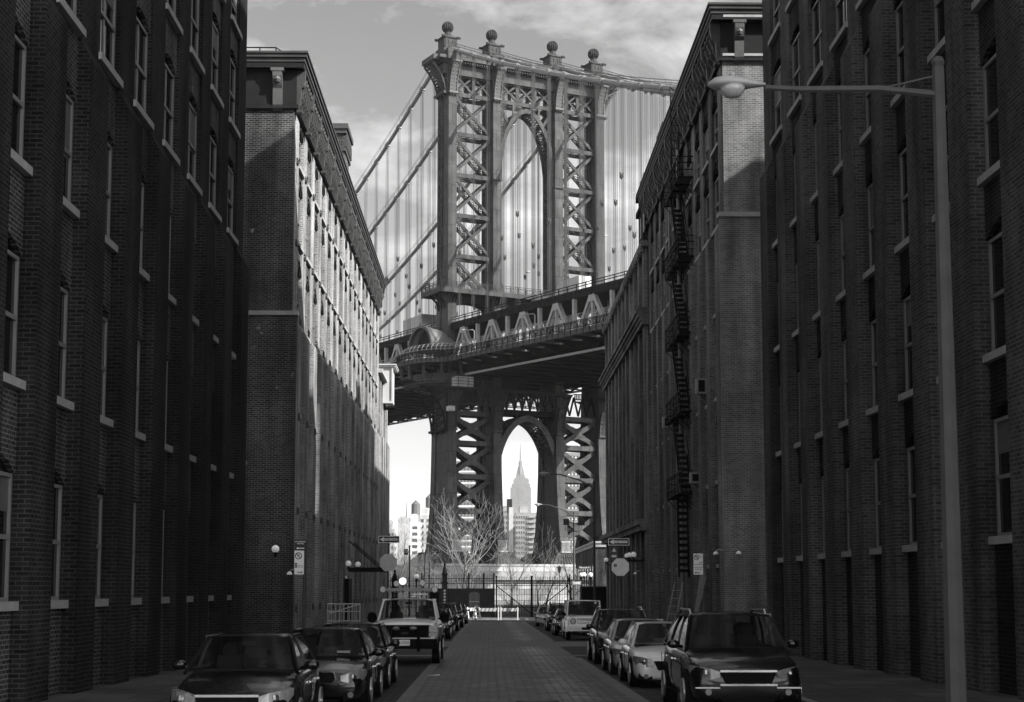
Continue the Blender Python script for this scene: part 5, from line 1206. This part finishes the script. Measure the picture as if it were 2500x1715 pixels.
# ------------------------------------------------------------ cars (local y runs from the front bumper to the back)
TYRE=mat('tyre',.008,.9,.05); RIM=mat('wheel_rim',.35,.3,.5,metal=.8); CHROME=mat('chrome',.7,.15,.5,metal=1); BLK=mat('black_plastic',.005,.6,.06)
CGLASS=mat('car_glass',.003,.05,.12); LENS=mat('lamp_lens',.28,.12,.7,metal=.3,noise=.4,nscale=9); LENSD=mat('lamp_lens_dark',.12,.1,.7,metal=.3); SEAM=mat('panel_seam',.004,.9,.1)
CGLASS.node_tree.nodes['Principled BSDF'].inputs['Alpha'].default_value=.5; SEAT=mat('seat_fabric',.045,.9,.1); DASH=mat('dashboard',.012,.7,.1)
PPICK=mat('paint_pickup',.9,.3,.5,coat=.6); PBLACK=mat('paint_black',.004,.2,.3,coat=.5); PDARK=mat('paint_dark_grey',.015,.2,.3,coat=.6); PSILV=mat('paint_silver',.75,.28,.5,metal=.0,coat=.7); PSILV2=mat('paint_grey_silver',.45,.28,.5,metal=.0,coat=.7); PWHITE=mat('paint_white',.9,.3,.5,coat=.5)
def body_loft(st,n=None):
    """st: list of (y, z_bottom, z_top, half_width, crown)"""
    m=MB(); rings=[]
    for (y,zb,zt,hw,cr) in st:
        h=zt-zb
        half=[(0,zb),(.78*hw,zb),(.95*hw,zb+.06),(1.0*hw,zb+.30*h),(1.0*hw,zb+.62*h),(.965*hw,zt-.09*min(1,h/.5)),(.86*hw,zt-.01),(.5*hw,zt+cr*.75),(0,zt+cr)]
        ring=half+[(-a,c) for a,c in half[-2:0:-1]]
        rings.append([(a,y,c) for a,c in ring])
    k=len(rings[0]); b=len(m.v)
    for r_ in rings: m.v+=r_
    for i in range(len(rings)-1):
        for j in range(k): m.f.append((b+i*k+j,b+i*k+(j+1)%k,b+(i+1)*k+(j+1)%k,b+(i+1)*k+j)); m.m.append(0)
    m.f.append(tuple(b+j for j in range(k))); m.m.append(0); e=b+(len(rings)-1)*k; m.f.append(tuple(e+j for j in range(k))); m.m.append(0)
    return m
def car(label,paint,x0,yf,W=1.8,Ln=4.55,H=1.44,kind='sedan',rz=0,mirror=None,cat='car',group='cars parked along the kerbs',lens=None,detail=True,grille='bar',name='parked_car',lift=0,plate=False):
    """x0 = kerb-independent left edge in x, yf = y of the front bumper"""
    xc=x0+W/2; o=empty(name,(xc,yf,zg(yf+Ln/2)+.002),label,cat,group,rz=rz); hw=W/2
    slope=math.atan(-.0072); o.rotation_euler=(slope,0,rz)
    if kind=='sedan':
        bl=.92*H/1.44; st=[(0,.24,.52,hw*.72,.0),(.05,.2,.62,hw*.86,.01),(.3,.17,.70,hw*.96,.02),(.75,.17,.80,hw,.035),(1.35,.17,.90,hw,.04),(1.9,.17,bl+.02,hw,.03),(3.3,.17,bl+.04,hw,.03),(Ln-.75,.2,bl+.10,hw*.99,.03),(Ln-.2,.25,bl+.06,hw*.93,.02),(Ln,.3,bl-.08,hw*.84,0)]
        cab=(1.28,2.02,3.15,Ln-.72,bl-.03,H); wr=.33; wy=(.88,Ln-.98); hl=(.50,.72); tin=.70
    elif kind=='suv':
        bl=1.12*H/1.7; st=[(0,.30,.70,hw*.76,0),(.05,.25,.86,hw*.88,.01),(.25,.22,.96,hw*.97,.02),(.7,.22,1.03,hw,.04),(1.3,.22,1.10,hw,.04),(1.8,.22,bl,hw,.03),(Ln-1.2,.24,bl+.06,hw,.03),(Ln-.3,.28,bl+.06,hw*.97,.02),(Ln,.34,bl-.1,hw*.92,0)]
        cab=(1.22,2.0,Ln-1.15,Ln-.18,bl-.05,H); wr=.38; wy=(.9,Ln-1.0); hl=(.66,.90); tin=.74
    elif kind=='box':
        bl=1.22; st=[(0,.42,.78,hw*.97,0),(.06,.40,1.12,hw*.93,.0),(.12,.38,1.16,hw*.93,.01),(.9,.38,1.18,hw*.93,.01),(1.25,.38,1.19,hw*.95,.01),(1.35,.38,bl,hw*.96,0),(Ln-.1,.4,bl,hw*.96,0),(Ln,.42,bl-.04,hw*.95,0)]
        cab=(1.28,1.62,Ln-.35,Ln-.08,bl-.03,H); wr=.40; wy=(.85,Ln-.95); hl=(.86,1.1); tin=.86
    else: # pickup
        bl=1.38; st=[(0,.52,.9,hw*.94,0),(.05,.50,1.22,hw*.96,0),(.2,.48,1.28,hw*.985,.03),(1.0,.46,1.34,hw,.05),(1.55,.46,1.38,hw,.04),(3.7,.46,1.40,hw,.0),(3.8,.46,1.42,hw,0),(Ln-.1,.5,1.42,hw,0),(Ln,.55,1.4,hw*.98,0)]
        cab=(1.45,2.1,3.35,3.75,bl-.05,H); wr=.42; wy=(1.0,Ln-1.3); hl=(.95,1.18); tin=.80
    y1,y2,y3,y4,zb,zr=cab
    B_=body_loft(st)
    bo=B_.build('body',paint,o,True); subsurf(bo,2)
    # wheel openings + wheels
    for wy_ in wy:
        for s_ in (-1,1):
            m=MB(); m.lathe([(wr*1.07,-.02),(wr*1.07,.008)],(s_*(hw-.0),wy_,wr+.02),20,'x'); m.build('wheel_arch',BLK,o)
            m=MB(); pr=[(wr*.62,-.11),(wr*.95,-.115),(wr,-.08),(wr,.08),(wr*.95,.115),(wr*.62,.11)]
            m.lathe(pr,(s_*(hw-.085),wy_,wr),22,'x'); t_=m.build('wheel',TYRE,o,True)
            m=MB(); cx=s_*(hw-.085)+s_*.115
            for k in range(5):
                a=2*PI*k/5+.3; m.bar((cx,wy_,wr),(cx,wy_+wr*.62*math.cos(a),wr+wr*.62*math.sin(a)),.09,.03,(1,0,0)); m.bar((cx,wy_,wr),(cx,wy_+wr*.62*math.cos(a+.3),wr+wr*.62*math.sin(a+.3)),.05,.025,(1,0,0))
            n=20
            for k in range(n):
                a=2*PI*k/n; b=2*PI*(k+1)/n; m.bar((cx,wy_+wr*.63*math.cos(a),wr+wr*.63*math.sin(a)),(cx,wy_+wr*.63*math.cos(b),wr+wr*.63*math.sin(b)),.04,.05,(1,0,0))
            m.lathe([(.07,-.02),(.05,.03)],(cx,wy_,wr),10,'x'); m.build('rim',RIM,t_)
    # greenhouse
    hb=hw*.93 if kind!='box' else hw*.93; ht=hw*tin; zt=zr-.05
    def pt(u,v): # u along y 0..1 over the side outline handled below
        return None
    def quadgrid(a,b,c,d,bulge,nx=6,ny=4,name='glass'):
        a,b,c,d=map(V,(a,b,c,d)); nrm=(b-a).cross(d-a).normalized(); m=MB(); idx=[]
        for j in range(ny+1):
            row=[]
            for i in range(nx+1):
                u=i/nx; v_=j/ny; p=a.lerp(b,u).lerp(d.lerp(c,u),v_)+nrm*bulge*(1-(2*u-1)**2); row.append(p)
            idx.append(row)
        for j in range(ny):
            for i in range(nx): m.add([idx[j][i],idx[j][i+1],idx[j+1][i+1],idx[j+1][i]],[(0,1,2,3)])
        return m
    A_=(-hb,y1,zb); A2=(hb,y1,zb); T_=(-ht,y2,zt); T2=(ht,y2,zt); U_=(-ht,y3,zt); U2=(ht,y3,zt); D_=(-hb*.97,y4,zb+.05); D2=(hb*.97,y4,zb+.05)
    bul=.12 if kind!='box' else .01
    m=quadgrid(A_,A2,T2,T_,bul); g1=m.build('windscreen',CGLASS,o,True)
    m=quadgrid(D2,D_,U_,U2,.05); m.build('rear_window',CGLASS,o,True)
    for s_ in (-1,1):
        sgn=lambda p:(abs(p[0])*s_,p[1],p[2])
        q=[sgn(A_),sgn(D_),sgn(U_),sgn(T_)]
        m=quadgrid(q[0],q[1],q[2],q[3],.03*(-1 if s_>0 else 1)*-1,8,4) if False else MB()
        n=10; rows=[]
        for j in range(5):
            v_=j/4; row=[]
            for i in range(n+1):
                u=i/n; p=V(q[0]).lerp(V(q[1]),u).lerp(V(q[3]).lerp(V(q[2]),u),v_); p.x+=s_*.03*math.sin(PI*v_); row.append(p)
            rows.append(row)
        for j in range(4):
            for i in range(n): m.add([rows[j][i],rows[j][i+1],rows[j+1][i+1],rows[j+1][i]],[(0,1,2,3)])
        m.build('side_window',CGLASS,o,True)
        # pillars
        m=MB()
        m.bar(q[0],q[3],.075,.05,(s_,-.5,.3)); m.bar(q[1],q[2],.12 if kind!='box' else .1,.06,(s_,0,.2))
        for f in ((.42,) if kind in('sedan','pickup') else (.36,.68)):
            a=V(q[0]).lerp(V(q[1]),f); b=V(q[3]).lerp(V(q[2]),f); a.x+=s_*.012; b.x+=s_*.012; mid=(a+b)/2; mid.x+=s_*.022; m.bar(a,mid,.07,.04,(1,0,0)); m.bar(mid,b,.07,.04,(1,0,0))
        m.bar(V(q[3])+V((0,-.02,.015)),V(q[2])+V((0,.02,.015)),.06,.07,(s_,0,0)); m.build('pillar',paint,o)
        m=MB(); a=V(q[0]); b=V(q[1]); m.bar(a+V((s_*.022,.05,.012)),b+V((s_*.022,0,.0)),.022,.02,(1,0,0)); m.build('belt_trim',CHROME if detail else BLK,o)
    # seats, dashboard, steering wheel
    zs=zb-.28; hs=(zr-zb)
    for (sy,nm) in ((y1+.95+(y2-y1)*.35,'front'),(min(y3-.1,y1+2.0),'rear')):
        for s_ in (-1,1):
            if kind=='pickup' and nm=='rear' : continue
            m=MB(); cx=s_*hw*.42; m.hexa([(cx-.24,sy-.08,zs),(cx+.24,sy-.08,zs),(cx+.24,sy+.1,zs),(cx-.24,sy+.1,zs),(cx-.19,sy+.08,zb+hs*.38),(cx+.19,sy+.08,zb+hs*.38),(cx+.19,sy+.2,zb+hs*.38),(cx-.19,sy+.2,zb+hs*.38)])
            m.lathe([(.02,-.08),(.12,-.07),(.14,0),(.12,.08),(.02,.09)],(cx,sy+.16,zb+hs*.52),10,'y'); m.build('seat',SEAT,o)
    m=MB(); m.box(-hb*.88,hb*.88,y1+.12,y1+.5,zb-.12,zb+.045); m.build('dashboard',DASH,o)
    m=MB(); n=14; cx=hw*.42
    for k in range(n):
        a=2*PI*k/n; b=2*PI*(k+1)/n; m.bar((cx+.18*math.cos(a),y1+.62,zb-.0+.18*math.sin(a)),(cx+.18*math.cos(b),y1+.62,zb-.0+.18*math.sin(b)),.03,.03,(0,1,0))
    m.bar((cx-.17,y1+.62,zb),(cx+.17,y1+.62,zb),.03,.03); m.build('steering_wheel',SEAT,o)
    m=MB(); m.box(-.11,.11,y2-.02,y2+.0,zt-.12,zt-.05); m.build('rear_view_mirror',SEAT,o)
    # roof
    m=MB(); n=8; k=6; rows=[]
    for j in range(k+1):
        y=y2-.05+(y3-y2+.1)*j/k; e=1-((2*j/k-1)**4)*.35
        rows.append([((ht+.012)*(2*i/n-1),y,zt+.0+(zr-zt)*e*(1-((2*i/n-1)**4))+.012) for i in range(n+1)])
    for j in range(k):
        for i in range(n): m.add([rows[j][i],rows[j][i+1],rows[j+1][i+1],rows[j+1][i]],[(0,1,2,3)])
    ro=m.build('roof',paint,o,True); md=ro.modifiers.new('t','SOLIDIFY'); md.thickness=.03; md.offset=-1
    if kind=='suv':
        for s_ in (-1,1):
            m=MB(); m.tube([(s_*ht*.96,y2+.1,zr-.03),(s_*ht*.96,y2+.3,zr+.06),(s_*ht*.96,y3-.2,zr+.06),(s_*ht*.96,y3+.02,zr-.03)],.025,6); m.build('roof_rail',CHROME if detail else BLK,o)
    # mirrors
    for s_ in (-1,1):
        m=MB(); b=1.35 if kind=='pickup' else 1; mz=zb+.10; m.lathe([(.02,-.06),(.085*b,-.05),(.095*b,.02),(.06*b,.08),(.01,.09)],(s_*(hw+.11*b),y1+.42,mz),10,'y'); 
        for i,v_ in enumerate(m.v): m.v[i]=(s_*(hw+.11*b)+(v_[0]-s_*(hw+.11*b))*1.25,v_[1],mz+(v_[2]-mz)*(.85 if kind!='pickup' else 1.4))
        m.bar((s_*(hw-.06),y1+.44,mz-.05),(s_*(hw+.1),y1+.44,mz-.02),.06,.05); m.build('wing_mirror',(BLK if kind in('pickup','box') else paint) if mirror is None else mirror,o,True)
    # door seams and handles
    m=MB(); 
    for s_ in (-1,1):
        for f in (y1+.22,(y1+y4)/2+.02,y4-.25):
            m.bar((s_*(hw+.001),f,.34),(s_*(hw+.001),f,zb-.12),.012,.012,(1,0,0))
        m.bar((s_*(hw+.002),y1+.22,.34),(s_*(hw+.002),y4-.3,.34),.012,.01,(1,0,0))
    m.build('door_seams',SEAM,o)
    for s_ in (-1,1):
        for f in ((y1+y4)/2-.2,y4-.42):
            m=MB(); m.bar((s_*(hw+.012),f-.1,zb-.19),(s_*(hw+.012),f+.08,zb-.19),.03,.03,(1,0,0)); m.build('door_handle',CHROME if detail else paint,o)
    # front
    z0,z1=hl; f=MB()
    if kind in('sedan','suv'):
        for s_ in (-1,1):
            m=MB(); C_=[(hw*.50,-.005,z0+.03,z0+.12),(hw*.66,.03,z0-.01,z0+.17),(hw*.82,.13,z0,z0+.20),(hw*.93,.30,z0+.03,z0+.215),(hw*.985,.52,z0+.12,z0+.22)]
            for p_,q_ in zip(C_[:-1],C_[1:]):
                m.hexa([(s_*p_[0],p_[1]-.03,p_[2]),(s_*q_[0],q_[1]-.03,q_[2]),(s_*q_[0]*.93,q_[1]+.1,q_[2]),(s_*p_[0]*.93,p_[1]+.1,p_[2]),(s_*p_[0],p_[1]+.0,p_[3]),(s_*q_[0],q_[1]+.0,q_[3]),(s_*q_[0]*.93,q_[1]+.12,q_[3]),(s_*p_[0]*.93,p_[1]+.12,p_[3])])
            h_=m.build('headlight',lens or LENS,o); 
            m=MB(); m.sphere((s_*hw*.74,.02+.06,(z0+z1)/2-.02),.065,10); m.build('bulb',CHROME,h_)
            m=MB(); m.lathe([(.055,-.05),(.05,0)],(s_*hw*.70,.06,z0-.22),12,'y'); m.build('fog_light',LENS,o)
            m=MB(); m.bar((s_*hw*.55,.03,z0-.28),(s_*hw*.88,.12,z0-.2),.12,.05); m.build('lower_vent',BLK,o)
        m=MB()
        if grille=='kidney':
            for s_ in (-1,1):
                q=MB(); xs=[(s_*.03,z0-.01),(s_*.05,z1-.02),(s_*.34,z1-.03),(s_*.37,z0+.06),(s_*.30,z0-.02)]
                for a,b in zip(xs,xs[1:]+xs[:1]): q.bar((a[0],-.035,a[1]),(b[0],-.035,b[1]),.026,.03)
                q.build('grille_frame',CHROME,o); m.py(xs,-.03,.02)
        else:
            gw=hw*.5; m.py([(-gw,z0+.12),(-gw*.8,z0-.08),(gw*.8,z0-.08),(gw,z0+.12)],-.02,.03)
        m.py([(-hw*.5,z0-.30),(-hw*.42,z0-.40),(hw*.42,z0-.40),(hw*.5,z0-.30)],-.035,.02); m.build('grille',BLK,o)
        if grille in('bar','chrome'):
            q=MB()
            for zz_ in ((z0+.13,) if grille=='bar' else (z0+.13,z0-.1)): q.box(-hw*.5,hw*.5,-.035,-.02,zz_-.015,zz_+.02)
            if kind=='suv':
                q.box(-hw*.93,-hw*.5,.0,.06,z0-.16,z0-.135); q.box(hw*.5,hw*.93,.0,.06,z0-.16,z0-.135)
            q.build('grille_trim',CHROME,o)
    elif kind=='box':
        for s_ in (-1,1):
            m=MB(); m.lathe([(.155,-.05),(.15,0)],(s_*hw*.68,.05,.93),18,'y'); q=m.build('headlight_surround',BLK,o); m=MB(); m.lathe([(.12,-.08),(.125,-.05)],(s_*hw*.68,.05,.93),18,'y'); m.build('headlight',LENS,q)
            m=MB(); m.box(s_*hw*.72-.13,s_*hw*.72+.13,.35,.55,1.18,1.25); m.build('indicator',LENSD,o)
        m=MB(); m.box(-hw*.45,hw*.45,.0,.06,.80,1.06); q=m.build('grille',BLK,o); m=MB(); [m.box(-hw*.44,hw*.44,-.02,.0,z,z+.02) for z in (.84,.91,.98)]; m.build('grille_bars',CHROME,q)
        m=MB(); m.box(-hw*1.0,hw*1.0,-.12,.1,.46,.70); m.build('bumper',paint,o); m=MB(); m.box(-.2,.2,-.13,-.1,.52,.64); m.box(-hw*.7,hw*.7,-.05,.05,.40,.46); m.build('bumper_insert',BLK,o)
        for s_ in (-1,1):
            for wy_ in wy:
                m=MB(); n=8
                for k in range(n): a=PI*k/n; b=PI*(k+1)/n; m.bar((s_*(hw+.01),wy_+.52*math.cos(a),.42+.50*math.sin(a)),(s_*(hw+.01),wy_+.52*math.cos(b),.42+.50*math.sin(b)),.10,.12,(1,0,0))
                m.build('fender_flare',paint,o)
        m=MB(); m.bar((-.2,y1+.02,zb+.05),(.35,y1+.1,zb+.16),.025,.02); m.bar((.2,y1+.0,zb+.05),(.6,y1+.02,zb+.07),.025,.02); m.build('wiper',BLK,o)
        m=MB(); m.box(.52,.62,y2-.06,y2-.04,zt-.12,zt-.03); m.build('sticker',SIGNW,g1)
    else:
        m=MB(); m.box(-hw*.78,hw*.78,-.03,.06,.84,1.22); m.box(-hw*.98,hw*.98,-.16,.05,.50,.80); 
        for s_ in (-1,1):
            m.tube([(s_*.42,-.2,.42),(s_*.42,-.24,.9),(s_*.34,-.18,1.2)],.045,6)
        m.tube([(-.36,-.2,1.16),(.36,-.2,1.16)],.04,6); q=m.build('grille_guard',BLK,o)
        for s_ in (-1,1):
            m=MB(); m.box(s_*hw*.86-.13,s_*hw*.86+.13,-.05,.12,1.0,1.2); h_=m.build('headlight',LENS,o); m=MB(); m.box(s_*hw*.86-.13,s_*hw*.86+.13,-.06,.12,.87,.985); m.build('indicator',mat('lens_amber_grey',.45,.3,.5),h_)
            m=MB(); m.sphere((s_*.26,-.28,1.12),.12,12,.5); m.build('spot_lamp',LENS,q)
        m=MB(); m.box(-.16,.16,-.22,-.20,.60,.78); q=m.build('licence_plate',SIGNW,o); text('lettering','L-5530Z',.085,SIGNB,q,Matrix.Translation((0,-.222,.69))@FACE,.001)
        m=MB(); m.box(-.1,.1,-.19,-.17,.95,1.0); m.build('badge',LENSD,o)
        # roof light bar
        zl=zr+.28; m=MB(); m.box(-.72,.72,2.1,2.25,zl-.03,zl+.05); m.tube([(-.6,2.15,zr),(-.6,2.15,zl)],.03,5); m.tube([(.6,2.15,zr),(.6,2.15,zl)],.03,5); m.box(-.72,.72,2.9,3.0,zl-.05,zl); lb=m.build('light_bar',LAMPG,o)
        for x in (-.83,.83): m=MB(); m.lathe([(.09,-.06),(.11,0),(.09,.06)],(x,2.17,zl+.01),12,'y'); m.build('round_lamp',LENSD,lb)
        for x,y,z in ((-.42,2.6,.2),(.42,2.6,.22)): m=MB(); m.lathe([(.09,-.06),(.1,0),(.06,.08)],(x,y,zl+z),12,'y'); m.tube([(x,y,zl-.1),(x,y,zl+z-.05)],.02,4); m.build('round_lamp',LENSD,lb)
        m=MB(); m.lathe([(.12,-.04),(.04,.1)],(-.22,2.6,zl+.28),14,'y'); m.tube([(-.22,2.62,zl-.1),(-.22,2.62,zl+.2)],.03,4); m.build('searchlight',CHROME,lb)
        m=MB(); m.box(.1,.6,2.05,2.1,zr+.12,zr+.16); m.box(.1,.25,2.05,2.1,zr+.05,zr+.09); m.build('strobe',SIGNW,lb)
        m=MB(); m.tube([(.45,2.7,zl),(.5,2.7,zl+1.3)],.012,4); m.build('antenna',BLK,lb)
    if plate: m=MB(); m.box(.25,.5,y1+.13,y1+.14,zb+.10,zb+.14); m.build('sticker',SIGNW,g1)
    return o
car('near black sedan cut off by the left edge, seen past its side windows',PBLACK,-4.65,22.9,W=1.82,Ln=4.7,H=1.46)
car('black sedan with twin chromed oval grille parked second from the left edge',PBLACK,-4.05,29.0,W=1.82,Ln=4.65,H=1.44,grille='kidney',plate=True)
car('black sedan squeezed between the oval grilled sedan and the pickup',PBLACK,-4.06,34.9,W=1.8,Ln=4.6,H=1.45)
car('raised pale pickup truck with black grille guard and roof light bar',PPICK,-3.55,48.6,W=2.0,Ln=5.9,H=2.02,kind='pickup',cat='pickup truck',name='pickup_truck',group=None)
for i,(y,x,kd,h,lb) in enumerate(((79,-3.75,'sedan',1.45,'dark sedan just behind the pickup on the left kerb'),(86.5,-3.75,'sedan',1.48,'second dark car back from the pickup on the left kerb'),(98,-3.72,'suv',1.7,'dark crossover in the middle of the left far row'),(110,-3.6,'suv',1.72,'dark crossover last but one before the barricades on the left'),(126,-3.5,'sedan',1.6,'glinting dark car nearest the barricades on the left'))):
    car(lb,PBLACK if i%2 else PDARK,x,y,H=h,kind=kd,Ln=4.5 if kd=='sedan' else 4.6,detail=i in (0,2,4))
car('near black crossover with roof rails at the right edge, clear headlight',PBLACK,3.44,27.0,W=1.94,Ln=5.0,H=1.75,kind='suv',grille='chrome')
car('bright silver compact sedan behind the near black crossover',PSILV,3.27,35.7,W=1.76,Ln=4.5,H=1.46,grille='x')
car('duller silver sedan between the bright silver sedan and dark crossover',PSILV2,3.26,41.4,W=1.74,Ln=4.5,H=1.46,grille='x')
car('dark grey crossover with chrome roof rails in front of the boxy white four by four',PDARK,3.28,48.2,W=1.86,Ln=4.7,H=1.68,kind='suv')
car('boxy white four by four with round headlights and flared wings',PWHITE,3.78,76.5,W=1.80,Ln=4.6,H=1.93,kind='box',cat='off-roader')
car('dark sedan directly behind the boxy white four by four',PBLACK,3.6,85.5,W=1.8,Ln=4.5,H=1.46,grille='x')
car('dark tall crossover between dark sedan and pale far sedan',PDARK,3.62,97.5,W=1.82,Ln=4.6,H=1.72,kind='suv',detail=False)
car('pale silver sedan farthest along the right kerb near the gate',PSILV2,3.5,115,W=1.76,Ln=4.5,H=1.44,grille='x')
# ------------------------------------------------------------ haze
hz=bpy.data.materials.new('haze_air'); hz.use_nodes=True; t=hz.node_tree; t.nodes.clear(); ou=t.nodes.new('ShaderNodeOutputMaterial'); pv=t.nodes.new('ShaderNodeVolumePrincipled')
pv.inputs['Color'].default_value=(.95,.95,.95,1); pv.inputs['Density'].default_value=.00006; pv.inputs['Anisotropy'].default_value=.0; t.links.new(pv.outputs[0],ou.inputs['Volume'])
o=MB().box(-1600,1600,-70,5300,-6,480).build('haze',hz); tag(o,kind='stuff')
